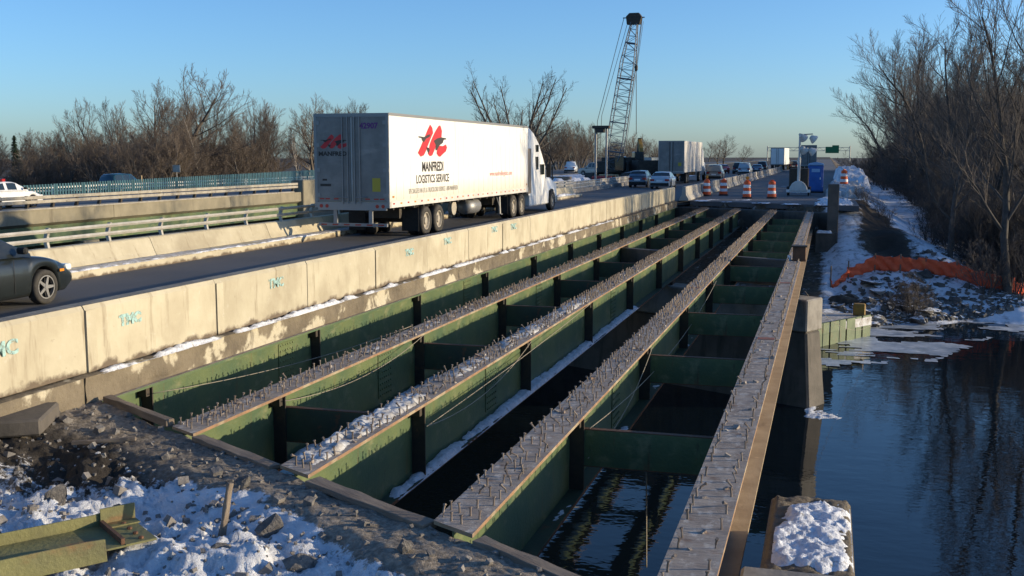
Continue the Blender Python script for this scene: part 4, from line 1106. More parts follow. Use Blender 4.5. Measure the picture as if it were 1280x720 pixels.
b = MB(); b.box(-1.1, -.72, -.031, -.028, 1.78, 1.86); b.box(-1.02, -.86, -.031, -.028, 1.96, 2.02); b.build('small_sticker', MT['ink'], tr)
for s_ in (-1, 1):
    for q in (.88, 1.08):
        b = MB(); b.lathe([(.06, -.036), (.06, -.03)], 12, (s_ * q, 0, 1.15), 'y'); b.build('tail_light', MT['red_lamp'], tr)
    b = MB(); b.box(s_ * .62 - .06, s_ * .62 + .06, .02, .1, .58, 1.02); b.build('bumper_post', MT['steel_bar'], tr)
b = MB(); b.box(-1.2, 1.2, -.02, .08, .5, .6); bp_ = b.build('rear_bumper', MT['steel_bar'], tr)
for xx_ in np.arange(-1.1, 1.1, .4):
    b = MB(); b.box(xx_, xx_ + .2, -.024, -.0205, .53, .57); b.build('bumper_reflector', MT['red_lamp'], bp_)
b = MB(); b.box(-.5, -.4, .1, TL, .95, 1.1); b.box(.4, .5, .1, TL, .95, 1.1)
for y in np.arange(.4, TL, .9): b.box(-1.25, 1.25, y, y + .08, 1.02, 1.118)
b.build('trailer_frame', MT['chassis'], tr)
for y in (3.35, 4.62):
    for s_ in (-1, 1):
        add_wheel(tr, s_ * 1.14, y, .51, TRW, s_); add_wheel(tr, s_ * .82, y, .51, TRW, s_)
    b = MB(); b.tube([(-1.1, y, .51), (1.1, y, .51)], .07, 8); b.build('axle', MT['chassis'], tr)
b = MB(); b.box(-.55, .55, 2.6, 5.4, .62, .95); b.build('bogie', MT['chassis'], tr)
for s_ in (-1, 1):
    b = MB(); b.box(s_ * .68, s_ * 1.3, 2.5, 2.52, .2, 1.0); b.build('mud_flap', MT['black'], tr)
    b = MB(); b.box(s_ * .72, s_ * 1.28, 13.2, 13.22, .25, 1.0); b.build('mud_flap', MT['black'], tr)
    b = MB(); b.tube([(s_ * 1.1, 12.5, 1.05), (s_ * 1.1, 12.6, .28)], .06, 6); b.tube([(s_ * 1.1, 12.1, 1.05), (s_ * 1.1, 12.55, .6)], .03, 6); b.box(s_ * 1.0, s_ * 1.2, 12.5, 12.7, .24, .28); b.build('landing_leg', MT['steel_bar'], tr)
b = MB(); b.lathe([(.05, -.7), (.3, -.66), (.3, .66), (.05, .7)], 14, (.8, 9.4, .74), 'y'); b.build('under_tank', MT['steel_bar'], tr, smooth=True)
b = MB(); b.lathe([(.05, -.09), (.28, -.08), (.28, .08), (.05, .09)], 16, (.95, 6.9, .8), 'x'); b.build('spare_wheel', MT['rim_dirty'], tr)
# tractor
for y in (14.35, 15.7):
    for s_ in (-1, 1):
        add_wheel(tr, s_ * 1.1, y, .51, TRW, s_); add_wheel(tr, s_ * .78, y, .51, TRW, s_)
    b = MB(); b.tube([(-1.1, y, .51), (1.1, y, .51)], .07, 8); b.build('axle', MT['chassis'], tr)
for s_ in (-1, 1): add_wheel(tr, s_ * 1.08, 21.5, .51, TRW, s_)
b = MB(); b.box(-.45, .45, 13.6, 22.4, .6, .9); b.build('tractor_frame', MT['chassis'], tr)
cab = [(16.95, .95), (16.95, 3.95), (17.15, 4.05), (17.6, 4.02), (18.4, 3.75), (19.1, 3.3), (19.55, 2.75), (20.2, 1.95), (20.2, .95)]
def cabsec(prof, hw0, hwtop, zt0, zt1, nm, mt):
    b_ = MB(); n_ = len(prof); v = []
    for s_ in (1, -1):
        for y_, z_ in prof:
            k = min(max((z_ - zt0) / (zt1 - zt0), 0), 1)
            v.append((s_ * (hw0 + (hwtop - hw0) * k), y_, z_))
    f = [tuple(range(n_)), tuple(range(n_, 2 * n_))[::-1]] + [(i_, (i_ + 1) % n_, n_ + (i_ + 1) % n_, n_ + i_) for i_ in range(n_)]
    b_.add(v, f); return b_.build(nm, mt, tr, bevel=.05)
cb = cabsec(cab, 1.2, 1.02, 2.2, 4.0, 'cab', MT['white'])
cabsec([(20.205, .95), (20.205, 1.85), (20.6, 1.78), (22.1, 1.5), (22.55, 1.25), (22.6, .75), (22.1, .7), (22.05, 1.05), (21.75, 1.14), (21.25, 1.14), (20.95, 1.05), (20.9, .7)], 1.13, .85, 1.2, 1.9, 'hood', MT['white'])
b = MB(); b.box(-1.15, 1.15, 22.4, 22.75, .32, .72); b.build('front_bumper', MT['rim'], tr, bevel=.05)
for q in ((1.0, 1.13, 18.6, 19.0, 2.95, 3.28), (1.0, 1.195, 18.5, 18.72, 2.1, 2.72), (1.0, 1.206, 19.25, 19.8, 1.85, 2.35)):
    b = MB(); b.box(*q); b.build('side_window', MT['glass'], tr)
b = MB(); b.box(-1.0, 1.0, 16.9, 16.95, 1.0, 3.2); b.build('rear_cab_panel', MT['steel_bar'], tr)
b = MB(); b.box(1.0, 1.225, 16.5, 17.3, 1.0, 3.1); b.box(.9, 1.1, 16.5, 17.2, 3.1, 3.85); b.build('side_fairing', mat('tan_grey_fairing', (.24, .2, .155), (.17, .14, .11), 3, .6), tr, bevel=.02)
for s_ in (-1, 1):
    b = MB(); b.box(s_ * .7, s_ * 1.2, 17.2, 20.7, .38, .98); b.build('side_skirt_tank', MT['white'], tr, bevel=.05)
    b = MB(); b.box(s_ * 1.22, s_ * 1.45, 20.1, 20.2, 1.7, 2.35); b.build('mirror', MT['black'], tr, bevel=.02)

def simple_trailer(name, label, loc, L, skin, rz=0, tall=4.1):
    t_ = empty(name, loc, rz, label, 'truck', 'trucks in the open lane')
    b = MB(); b.box(-1.29, 1.29, .02, L, 1.1, tall); bx = b.build('trailer_box', skin, t_, bevel=.015)
    for y in np.arange(.6, L - .2, .6):
        b = MB(); b.box(1.2915, 1.2955, y - .012, y + .012, 1.2, tall - .1); b.build('side_seam', skin, bx)
    for s_ in (-1, 1):
        b = MB(); b.box(.03 if s_ > 0 else -1.2, 1.2 if s_ > 0 else -.03, -.02, .018, 1.25, tall - .12); b.build('rear_door', MT['door'] if skin is MT['trailer_dirty'] else skin, t_)
        b = MB(); b.tube([(s_ * .16, -.05, 1.2), (s_ * .16, -.05, tall - .08)], .025, 5); b.build('lock_rod', MT['chassis'], t_)
        b = MB(); b.box(s_ * .75, s_ * 1.15, -.03, .0, .98, 1.1); b.build('tail_light', MT['red_lamp'], t_)
        for y in (2.2, 3.4, L - 1.6):
            add_wheel(t_, s_ * 1.14, y, .51, TRW, s_)
        b = MB(); b.box(s_ * .7, s_ * 1.28, 1.4, 1.42, .2, 1.0); b.build('mud_flap', MT['black'], t_)
    b = MB(); b.box(-1.3, 1.3, -.04, .018, tall - .1, tall + .01); b.box(-1.3, -1.2, -.04, .018, 1.0, tall - .1); b.box(1.2, 1.3, -.04, .018, 1.0, tall - .1); b.box(-1.2, 1.2, -.04, .018, 1.0, 1.2); b.build('rear_frame', MT['steel_bar'], t_)
    b = MB(); b.box(-.5, .5, .1, L, .7, 1.1); b.box(-1.1, 1.1, .0, .08, .5, .58); b.build('chassis_frame', MT['chassis'], t_)
    b = MB(); b.prism([(L + .5, .6), (L + .5, 3.4), (L + .9, 3.7), (L + 2.0, 3.3), (L + 2.6, 2.2), (L + 3.9, 1.9), (L + 4.1, .6)], 'x', -1.15, 1.15); b.build('cab', MT['white'], t_, bevel=.06)
    for s_ in (-1, 1): add_wheel(t_, s_ * 1.08, L + 3.2, .51, TRW, s_)
    return t_
t2 = simple_trailer('box_trailer_truck', 'grimy white trailer with grey rear doors beyond the crane posts', (-15.1, 108, 0), 13.5, MT['trailer_dirty'], -.02, 4.25)
b = MB(); b.box(.7, 1.02, -.026, -.0215, 1.75, 2.1); b.build('yellow_sticker', MT['yellow'], t2)
simple_trailer('box_trailer_truck', 'small distant white trailer at the end of the road left of the light tower', (-9.6, 216, 0), 14, MT['white'], -.03, 4.3)
simple_trailer('box_trailer_truck', 'distant pale trailer partly hidden behind the light tower', (-3.3, 192, 0), 12, MT['trailer_dirty'], .03, 4.6)

# ------------------------------------------------------------------ work zone
def drum(label, loc, light):
    t = empty('traffic_drum', loc, rng.uniform(0, 6), label, 'traffic drum', 'orange and white traffic drums closing the lanes')
    b = MB(); b.lathe([(.34, 0), (.34, .04), (.3, .1), (.24, .1)], 16); b.build('rubber_base', MT['black'], t)
    z = .09; r_ = .29
    for k in range(5):
        h = .2; b = MB(); b.lathe([(r_ - .012, z), (r_, z + .015), (r_ - .01, z + h - .015), (r_ - .022, z + h)], 18)
        b.build('white_band' if k % 2 else 'orange_band', MT['refl'] if k % 2 else MT['orange'], t, smooth=False); z += h; r_ -= .016
    b = MB(); b.lathe([(r_, z), (r_ * .6, z + .04), (.05, z + .05)], 16); b.build('cap', MT['orange'], t)
    b = MB(); b.box(-.12, .12, -.02, .02, z + .05, z + .11); b.build('handle', MT['orange'], t)
    if light:
        b = MB(); b.tube([(0, 0, z + .04), (0, 0, z + .14)], .03, 6); b.lathe([(.1, -.05), (.12, -.02), (.12, .02), (.1, .05)], 14, (0, 0, z + .24), 'y'); b.build('warning_lamp', MT['amber'], t)
    return t
drum('drum with amber lamp nearest the concrete barriers', (-8.05, 75.5, 0), True)
drum('second drum from the barriers, no lamp', (-7.0, 76.5, 0), False)
drum('drum with amber lamp left of centre of the closed lane', (-5.05, 71.8, 0), True)
drum('drum standing just left of the light tower', (-3.5, 72.3, 0), False)
drum('drum on the snowy shoulder right of the blue toilet', (1.1, 80.5, .62), False)
tag(heap('snow_bank', -.2, 2.6, 73, 92, -.05, .8, 44, MT['snow_dirty'], res=.15), 'dirty snow bank along the right shoulder', 'snow', kind='stuff')
tag(heap('snow_bank', .6, 3.6, 92, 150, -.1, 1.5, 45, MT['snow'], res=.3), 'long snow bank along the right shoulder further away', 'snow', kind='stuff')
# light tower trailer
lt = empty('light_tower', (-1.95, 77.2, 0), 0, 'towable light tower with four floodlights standing on the closed road', 'light tower')
b = MB(); b.box(-.65, .65, .0, 1.9, .55, 1.9); b.build('generator_housing', MT['stiff'], lt, bevel=.05)
b = MB(); b.prism([(-.62, .32), (.62, .32), (.58, .6), (.42, .88), (.2, 1.03), (-.2, 1.03), (-.42, .88), (-.58, .6)], 'y', -.35, -.22) ; b.build('tongue_shroud', MT['trailer_dirty'], lt, bevel=.03)
b = MB(); b.box(-.8, .8, -.3, -.2, .25, .45); b.box(-.8, .8, 1.9, 2.0, .3, .42); b.build('trailer_frame', MT['refl'], lt)
b = MB(); b.tube([(0, -.1, .2), (0, -.1, 2.6)], .11, 8); b.tube([(0, -.1, 2.6), (0, -.1, 4.3)], .07, 8); b.build('mast', MT['trailer_dirty'], lt)
b = MB(); b.tube([(-.1, -.1, 4.2), (.85, -.1, 4.25)], .04, 6); b.tube([(-.1, -.1, 3.35), (.85, -.1, 3.35)], .04, 6); b.build('crossbar', MT['steel_bar'], lt)
for (x, z) in ((.12, 4.1), (.78, 4.0), (.2, 3.25), (.75, 3.15)):
    b = MB(); b.lathe([(.06, -.12), (.14, -.1), (.3, .22), (.31, .28)], 14, (0, 0, 0), 'y'); o = b.build('floodlight', MT['trailer_dirty'], lt); o.location = (x, -.15, z); o.rotation_euler = (rad(-35), rad(0), rad(-70 if x > .5 else -40))
for s_ in (-1, 1):
    b = MB(); b.tube([(s_ * .7, .9, .3), (s_ * .7, .9, .31)], .3, 12); o = add_wheel(lt, s_ * .72, 1.0, .31, CARW, s_)
    b = MB(); b.tube([(s_ * .78, -.25, .35), (s_ * .78, -.25, 0.0)], .035, 6); b.build('jack_leg', MT['steel_bar'], lt)
# portable toilet
pj = empty('portable_toilet', (-.9, 84.6, 0), 0, 'blue portable toilet right of the light tower', 'portable toilet')
b = MB(); b.box(-.56, .56, -.56, .56, .1, 2.05); b.build('cabin', MT['blue_john'], pj, bevel=.04)
b = MB(); b.box(-.44, .44, -.6, -.561, .2, 1.95); d_ = b.build('door', MT['blue_john'], pj, bevel=.01)
b = MB(); b.box(.3, .38, -.63, -.601, 1.0, 1.15); b.build('latch', MT['refl'], d_)
b = MB(); b.box(-.3, .3, -.606, -.601, 1.55, 1.8); b.build('notice', MT['blue_lid'], d_)
b = MB(); b.prism([(-.62, 2.05), (.62, 2.05), (.5, 2.2), (0, 2.3), (-.5, 2.2)], 'y', -.62, .62); b.build('roof', MT['blue_lid'], pj, bevel=.02)
b = MB(); b.box(-.6, .6, -.6, .6, .0, .1); b.build('skid', MT['black'], pj)
# sign gantry
sg = empty('sign_gantry', (0, 620, 0), 0, 'overhead truss with a green road sign far along the road', 'sign gantry')
for x in (-33, 11):
    b = MB(); b.tube([(x, 0, 0), (x, 0, 8.2)], .3, 8); b.build('column', MT['alu'], sg)
b = MB()
for z in (5.6, 7.4): b.tube([(-33, 0, z), (11, 0, z)], .13, 5)
for k in range(22): b.tube([(-33 + 2 * k, 0, 5.6 if k % 2 else 7.4), (-31 + 2 * k, 0, 7.4 if k % 2 else 5.6)], .09, 4)
b.build('truss', MT['alu'], sg)
b = MB(); b.box(-1.9, 5.2, -.4, -.2, 4.3, 7.8); b.box(1.6, 5.2, -.4, -.2, 7.8, 8.6); b.build('sign_panel', MT['sign_green'], sg)

# crane
cr = empty('lattice_crane', (-22, 112, 0), 0, 'tall lattice boom crane standing in the snowy work area', 'crane')
B0, B1 = Vector((.1, 0, 1.4)), Vector((2.3, 0, 16.4))
ax_ = (B1 - B0).normalized(); sx_ = Vector((ax_.z, 0, -ax_.x)); sy_ = Vector((0, 1, 0))
LB = (B1 - B0).length
def chord(t, i, j):
    wd = np.interp(t, [0, .12, .72, 1], [.35, .85, .72, .32])
    return B0 + ax_ * LB * t + sx_ * wd * i + sy_ * wd * j
ch_ = MB(); lc = MB()
for i in (-1, 1):
    for j in (-1, 1): ch_.tube([chord(t, i, j) for t in np.linspace(0, 1, 12)], .055, 5)
NB = 22
for k in range(NB):
    t0, t1 = k / NB, (k + 1) / NB
    for j in (-1, 1):
        a_, c_ = (-1, 1) if k % 2 else (1, -1)
        lc.tube([chord(t0, a_, j), chord(t1, c_, j)], .022, 4); lc.tube([chord(t0, j, a_), chord(t1, j, c_)], .022, 4)
        lc.tube([chord(t0, -1, j), chord(t0, 1, j)], .02, 4)
for t in (.32, .62, .86, .12):
    for j in (-1, 1): lc.tube([chord(t, -1, j), chord(t, 1, j)], .06, 4); lc.tube([chord(t, j, -1), chord(t, j, 1)], .06, 4)
bo = ch_.build('boom_chords', MT['crane'], cr); lc.build('boom_lacing', MT['crane'], cr)
b = MB(); hd = [(1.55, 16.2), (2.9, 16.2), (3.1, 16.95), (2.8, 17.35), (1.8, 17.35), (1.45, 17.0)]; b.prism(hd, 'y', -.35, .35); b.build('boom_head', MT['stiff'], cr, bevel=.04)
b = MB(); b.box(1.1, 3.35, -.05, .05, 16.85, 16.95); b.build('head_bar', MT['crane'], cr)
for nm, pts, r_ in (('pendant_cable', [(1.2, 0, 16.9), (-1.6, .5, 6.4), (-1.9, 2, 3)], .03), ('pendant_cable', [(1.6, .2, 16.6), (-1.2, .8, 7), (-1.6, 2, 3)], .025), ('hoist_cable', [(3.1, 0, 16.9), (2.55, 0, 11.8), (2.65, 0, 5.0)], .035), ('tag_cable', [(3.2, .1, 16.5), (1.4, .6, 3)], .02), ('tag_cable', [(3.0, .1, 16.5), (.9, .6, 3)], .02)):
    b = MB(); b.tube(pts, r_, 4); b.build(nm, MT['stiff'], cr)
b = MB(); b.lathe([(.05, -.35), (.17, -.2), (.17, .2), (.05, .35)], 8, (2.55, 0, 11.8)); b.build('headache_ball', MT['stiff'], cr)
b = MB(); b.box(-1.6, 1.2, .4, 4.2, 1.0, 2.2); b.build('machine_house', MT['chassis'], cr, bevel=.08)
b = MB(); b.box(.5, 1.5, -.6, .8, 1.2, 2.7); b.build('operator_cab', MT['glass'], cr, bevel=.06)
b = MB(); b.box(-1.9, 1.5, 4.2, 5.0, 1.1, 2.6); b.build('counterweight', MT['chassis'], cr, bevel=.05)
for s_ in (-1, 1):
    b = MB(); b.prism([(-2.4, .35), (-2.1, .0), (3.9, .0), (4.2, .35), (4.2, .7), (3.9, 1.0), (-2.1, 1.0), (-2.4, .7)], 'x', s_ * 1.9 - .4, s_ * 1.9 + .4); b.build('crawler_track', MT['chassis'], cr)
# twin piles with cap
pf = empty('pile_frame', (-18.95, 92, 0), 0, 'two slim steel posts joined by a dark cap in front of the crane', 'pile frame')
for x in (-.47, .47):
    b = MB(); b.tube([(x, 0, -.3), (x, 0, 5.1)], .09, 8); b.build('post', MT['steel_bar'], pf)
b = MB(); b.box(-.75, .75, -.35, .35, 5.1, 5.35); b.box(-.5, .3, -.3, .3, 4.75, 5.1); b.build('cap', MT['stiff'], pf, bevel=.03)
# container, excavator, materials
ct = empty('site_container', (-23.3, 131, 0), 0, 'dark green site container in the work area beyond the crane', 'container')
b = MB(); b.box(-1.6, 1.3, 0, 6, .15, 2.6); b.build('shell', mat('dark_container', (.02, .035, .03), rough=.6), ct, bevel=.04)
b = MB(); b.box(1.302, 2.6, .2, 5.8, .15, 2.55); b.build('bay', mat('container_grey', (.28, .3, .28), rough=.6), ct, bevel=.04)
for k in range(6):
    b = MB(); b.box(-1.5 + k * .48, -1.4 + k * .48, -.04, 0, .3, 2.5); b.build('rib', MT['stiff'], ct)
ex = empty('excavator', (-18.6, 114, 0), .4, 'dark excavator with raised tan arm behind the second trailer', 'excavator')
b = MB(); b.box(-1.2, 1.2, -1.4, 1.6, 1.0, 2.3); b.build('house', MT['chassis'], ex, bevel=.08)
b = MB(); b.box(-1.2, -.2, .2, 1.6, 2.3, 3.2); b.build('cab', MT['glass'], ex, bevel=.06)
b = MB(); b.prism([(1.4, 1.5), (2.2, 3.6), (3.0, 4.6), (3.4, 4.5), (2.7, 3.3), (1.9, 1.4)], 'x', -.2, .2); b.build('boom', MT['yellow_mach'], ex, bevel=.03)
b = MB(); b.prism([(2.9, 4.7), (3.4, 4.7), (4.0, 2.4), (3.7, 2.3)], 'x', -.15, .15); b.build('arm', MT['chassis'], ex, bevel=.03)
for s_ in (-1, 1):
    b = MB(); b.prism([(-2, .3), (-1.7, 0), (1.7, 0), (2, .3), (2, .7), (1.7, .95), (-1.7, .95), (-2, .7)], 'x', s_ * 1.1 - .3, s_ * 1.1 + .3); b.build('track', MT['chassis'], ex)
for (x, y, wx, wy, h, sd) in ((-22.5, 88, 6, 10, .6, 81), (-26, 100, 8, 16, .9, 83), (-22, 118, 5, 6, 1.1, 85), (-20.5, 78, 3, 8, .5, 87), (-19.8, 122, 3, 6, 1.0, 89), (-29, 82, 8, 14, .6, 80)):
    tag(heap('snow_heap', x - wx / 2, x + wx / 2, y - wy / 2, y + wy / 2, -.12, h, sd, MT['snow'], res=.3), 'heap of snow in the work area beside the traffic lanes', 'snow', kind='stuff')
r = random.Random(12)
mats_ = ['wood', 'rust', 'crane_red', 'stiff', 'wood_new', 'conc_grey']
labs = ['stack of weathered timber in the work area', 'rusty steel stack in the work area', 'red drum shaped tank in the snowy work area', 'dark steel form panel in the work area', 'stack of pale timber in the snowy work area', 'grey concrete block in the work area']
for k, (x, y, z_) in enumerate(((-23.5, 96, 0), (-20.7, 103, 0), (-20.1, 98, 0), (-25.4, 92, 0), (-21.6, 109, .0), (-24.5, 121, 0))):
    t = empty('material_stack', (x, y, -.1), r.uniform(-.5, .5), labs[k], 'material stack')
    for q in range(3):
        b = MB(); b.box(-.9, .9, -.5, .5, .02 + q * .34, .3 + q * .34); b.build('layer', MT[mats_[k]], t, bevel=.02)
sc = empty('scaffold_frame', (-22.6, 84, 0), .1, 'open steel form frame standing in snow left of the crane posts', 'frame')
for x in (-1.6, -.2, 1.3):
    b = MB(); b.box(x - .05, x + .05, -.05, .05, -.1, 1.9); b.build('upright', MT['stiff'], sc)
b = MB(); b.box(-2.0, 1.6, -.35, .35, 1.9, 2.0); b.build('deck_board', MT['wood'], sc)
for k in range(9):
    b = MB(); b.box(-1.9 + k * .42, -1.8 + k * .42, -.36, -.3, 2.0, 2.25); b.build('toe_block', MT['stiff'], sc)

# ------------------------------------------------------------------ opposite bridge on the left
ob = empty('opposite_bridge', (-38, 0, 0), 0, 'opposite carriageway bridge with weathered concrete fascia and green girder', 'bridge')
for k in range(7):
    y0_, y1_ = -10 + 12.2 * k, 2.2 + 12.2 * k - .03
    b = MB(); b.prism([(0, .06), (.0, -.62), (-.3, -.78), (-.55, -.78), (-.55, .06)], 'y', y0_, y1_); b.build('fascia_panel', MT['conc_far'], ob)
b = MB(); b.prism([(.06, .065), (.06, .14), (-.5, .16), (-.5, .065)], 'y', -10, 72); b.build('coping', MT['rail_old'], ob)
b = MB(); b.box(-.5, -.3, -10, 75, -1.75, -.79); b.build('outer_girder', MT['green'], ob)
b = MB(); b.box(-14, -.56, -10, 75, -.9, -.3); b.build('deck', MT['conc_far'], ob)
for y in (48.5, 75.5):
    b = MB(); b.box(-14, -.1, y, y + (1.3 if y < 60 else 2.2), -6, -1.76 if y < 60 else -.3); b.build('pier_wall', MT['conc_far'], ob, bevel=.04)
b = MB(); b.box(-.8, .2, 73.2, 79, -3, .95); b.build('end_block', MT['conc_far'], ob, bevel=.06)
orl = empty('opposite_railing', (-38.2, 0, .16), 0, 'weathered double rail guard on the opposite bridge edge', 'railing')
for k in range(26):
    y = 26 + 1.85 * k
    b = MB(); b.prism([(-.14, 0), (.04, 0), (.1, .3), (.02, .62), (-.08, .62), (-.02, .3)], 'y', y - .07, y + .07); b.build('post', MT['stiff'], orl)
for zz in (.3, .52):
    b = MB(); b.box(.1, .16, 20, 72.8, zz - .085, zz + .085); b.build('rail', MT['rail_old'], orl, bevel=.02)
# median barrier line on the opposite road and teal fence
tf = empty('teal_picket_fence', (-53.2, 0, 0), 0, 'long teal steel picket fence behind the opposite road', 'fence')
pk = MB()
for y in np.arange(20, 150, .30):
    pk.box(-.02, .02, y, y + .17, -.1, .72 + max(0, (y - 60) * .012))
o = pk.build('pickets', MT['teal'], tf, fix=False); o['kind'] = 'stuff'
b = MB()
for (ya, yb2) in ((20, 60), (60, 150)):
    for h0 in (.15, .5):
        v0, v1 = h0 + max(0, (ya - 60) * .012), h0 + max(0, (yb2 - 60) * .012)
        b.add([(-.05, ya, v0), (-.02, ya, v0), (-.02, yb2, v1), (-.05, yb2, v1), (-.05, ya, v0 + .06), (-.02, ya, v0 + .06), (-.02, yb2, v1 + .06), (-.05, yb2, v1 + .06)], f6)
b.build('fence_rails', MT['teal'], tf)
for y in np.arange(20, 150, 3.0):
    b = MB(); b.box(-.12, .0, y - .06, y + .06, -.2, .72 + max(0, (y - 60) * .012)); b.build('fence_post', MT['teal'], tf)
wr = empty('white_guard_rail', (-56, 0, 0), 0, 'white painted guard rail glimpsed through the teal fence', 'guard rail')
for k in range(20):
    b = MB(); b.box(-.05, .05, 40 + k * 4, 40.12 + k * 4, -.2, .55); b.build('post', MT['white'], wr)
for zz in (.15, .42):
    b = MB(); b.box(.052, .1, 40, 118, zz - .07, zz + .07); b.build('rail', MT['white'], wr)
sp = empty('road_sign', (-66.5, 100, -.9), 0, 'small white road sign on a post before the left trees', 'sign')
b = MB(); b.tube([(0, 0, -.3), (0, 0, 2.0)], .05, 6); b.build('post', MT['alu'], sp)
b = MB(); b.box(-.45, .45, -.06, -.02, 1.95, 2.7); b.build('panel', MT['alu'], sp)
fr_ = empty('pole_barrier', (-66.8, 92, -.5), 0, 'pale wooden bar gate beyond the teal fence', 'gate')
for x in (-1.6, 1.6):
    b = MB(); b.tube([(x, 0, -.3), (x, 0, 1.35)], .07, 6); b.build('post', MT['wood_new'], fr_)
b = MB(); b.box(-1.6, 1.6, -.05, .05, .75, .9); b.build('bar', MT['wood_new'], fr_)

# ------------------------------------------------------------------ right bank
def bz(x, y): return float(th(x, y))
# sheet pile wall
spw = empty('sheet_pile_wall', (0, 43.2, -4.75), 0, 'green rust streaked sheet pile wall at the water edge below the wingwall', 'sheet pile wall')
P0, P1 = Vector((-.4, .0, 0)), Vector((1.85, 3.6, 0)); dv = (P1 - P0) / 7
for k in range(7):
    a_ = P0 + dv * k; c_ = P0 + dv * (k + 1); nrm = Vector((dv.y, -dv.x, 0)).normalized() * (.07 if k % 2 else -.02)
    b = MB(); q = [a_, a_ + dv * .15 + nrm, c_ - dv * .15 + nrm, c_]
    b.add([tuple(v + Vector((0, 0, z_))) for z_ in (-1, .92) for v in q] + [tuple(v - nrm.normalized() * .08 + Vector((0, 0, z_))) for z_ in (-1, .92) for v in (q[0], q[3])], [(0, 1, 5, 4), (1, 2, 6, 5), (2, 3, 7, 6), (8, 10, 11, 9), (4, 5, 6, 7, 11, 10)])
    b.build('pile', MT['sheet'], spw)
b = MB(); b.prism([(-.6, -.3), (1.95, 3.55), (1.5, 4.2), (-1.2, 4.2), (-1.2, 0)], 'z', .5, .85); b.build('fill', MT['snow_dirty'], spw)
b = MB(); b.box(1.2, 1.7, 3.5, 3.9, .85, 1.35); b.build('yellow_winch', MT['yellow_mach'], spw, bevel=.05)
# orange barrier fabric
FP_ = [(.3, 54.6), (1.13, 55.6), (2.4, 56.4), (3.6, 56.3), (4.8, 56.6), (6.2, 56.2), (7.35, 55.2), (8.5, 54.9), (9.9, 58.5), (12, 59), (15, 61)]
V, F = [], []; ns = 0; rows_ = 7
path = []
for i in range(len(FP_) - 1):
    for t in np.linspace(0, 1, 14, endpoint=False):
        path.append((FP_[i][0] + (FP_[i + 1][0] - FP_[i][0]) * t, FP_[i][1] + (FP_[i + 1][1] - FP_[i][1]) * t, t))
of = empty('orange_barrier_fence', (0, 0, 0), 0, 'sagging orange fabric barrier fence strung across the snowy river bank', 'fence')
for i, (x, y, t) in enumerate(path):
    z0 = bz(x, y); sag = .1 * 4 * t * (1 - t)
    hgt = .78 if i > 26 else .22 + .0215 * i
    for k in range(rows_):
        w_ = k / (rows_ - 1)
        V.append((x + .07 * math.sin(i * 1.3 + k * .9), y + .07 * math.sin(i * .9 + k * 1.4), z0 + .06 + w_ * hgt - sag * w_ + .03 * math.sin(i * 1.1)))
n0 = len(V)
for i in range(len(path) - 1):
    for k in range(rows_ - 1): a_ = i * rows_ + k; F.append((a_, a_ + 1, a_ + rows_ + 1, a_ + rows_))
o = link('fabric', np_mesh('fabric', V, F, MT['net']), of)
md = o.modifiers.new('thickness', 'SOLIDIFY'); md.thickness = .02
for (x, y) in FP_:
    b = MB(); b.tube([(x, y, bz(x, y) - .3), (x, y, bz(x, y) + .9)], .035, 6); b.build('stake', MT['wood'], of)
# boulders
r = random.Random(31); cnt = 0
def boulder(x, y, s_, lab='snow dusted boulder among the riprap at the river edge', sc3=None, grp='riprap boulders on the river bank'):
    o = link('boulder', r.choice(BOULD)); o.location = (x, y, bz(x, y) + s_ * .12); o.scale = sc3 or (s_ * r.uniform(.8, 1.4), s_ * r.uniform(.8, 1.2), s_ * r.uniform(.7, 1)); o.rotation_euler = (r.uniform(-.4, .4), r.uniform(-.4, .4), r.uniform(0, 6)); tag(o, lab, 'boulder', grp)
boulder(2.3, 55.0, .8, 'long flat dark slab of rock below the orange fence', (1.3, .5, .4), None)
for k in range(70):
    x = r.uniform(.4, 5.5) if k < 54 else r.uniform(5, 16); y = float(yb(x)) + r.uniform(.1, 5.5 if k < 54 else 3.0)
    boulder(x, y, r.uniform(.2, .75) if k < 54 else r.uniform(.15, .4))

st = MB(); r = random.Random(91)
for k in range(900):
    x = r.uniform(.3, 9); y = float(yb(x)) + r.uniform(.1, 9) * r.random(); q = r.uniform(.04, .16)
    zc = bz(x, y); rot = Matrix.Rotation(r.uniform(0, 6), 3, 'Z') @ Matrix.Rotation(r.uniform(0, 6), 3, 'X')
    pts = [rot @ Vector((r.uniform(.5, 1.3) * a, r.uniform(.5, 1.1) * b_, r.uniform(.3, .8) * c)) * q + Vector((x, y, zc + q * .15)) for a in (-1, 1) for b_ in (-1, 1) for c in (-1, 1)]
    st.add(pts, [(0, 1, 3, 2), (4, 6, 7, 5), (0, 4, 5, 1), (2, 3, 7, 6), (0, 2, 6, 4), (1, 5, 7, 3)])
tag(st.build('bank_stones', MT['rocksnow']), 'small dark stones poking through the snow on the river bank', 'stones', kind='stuff')

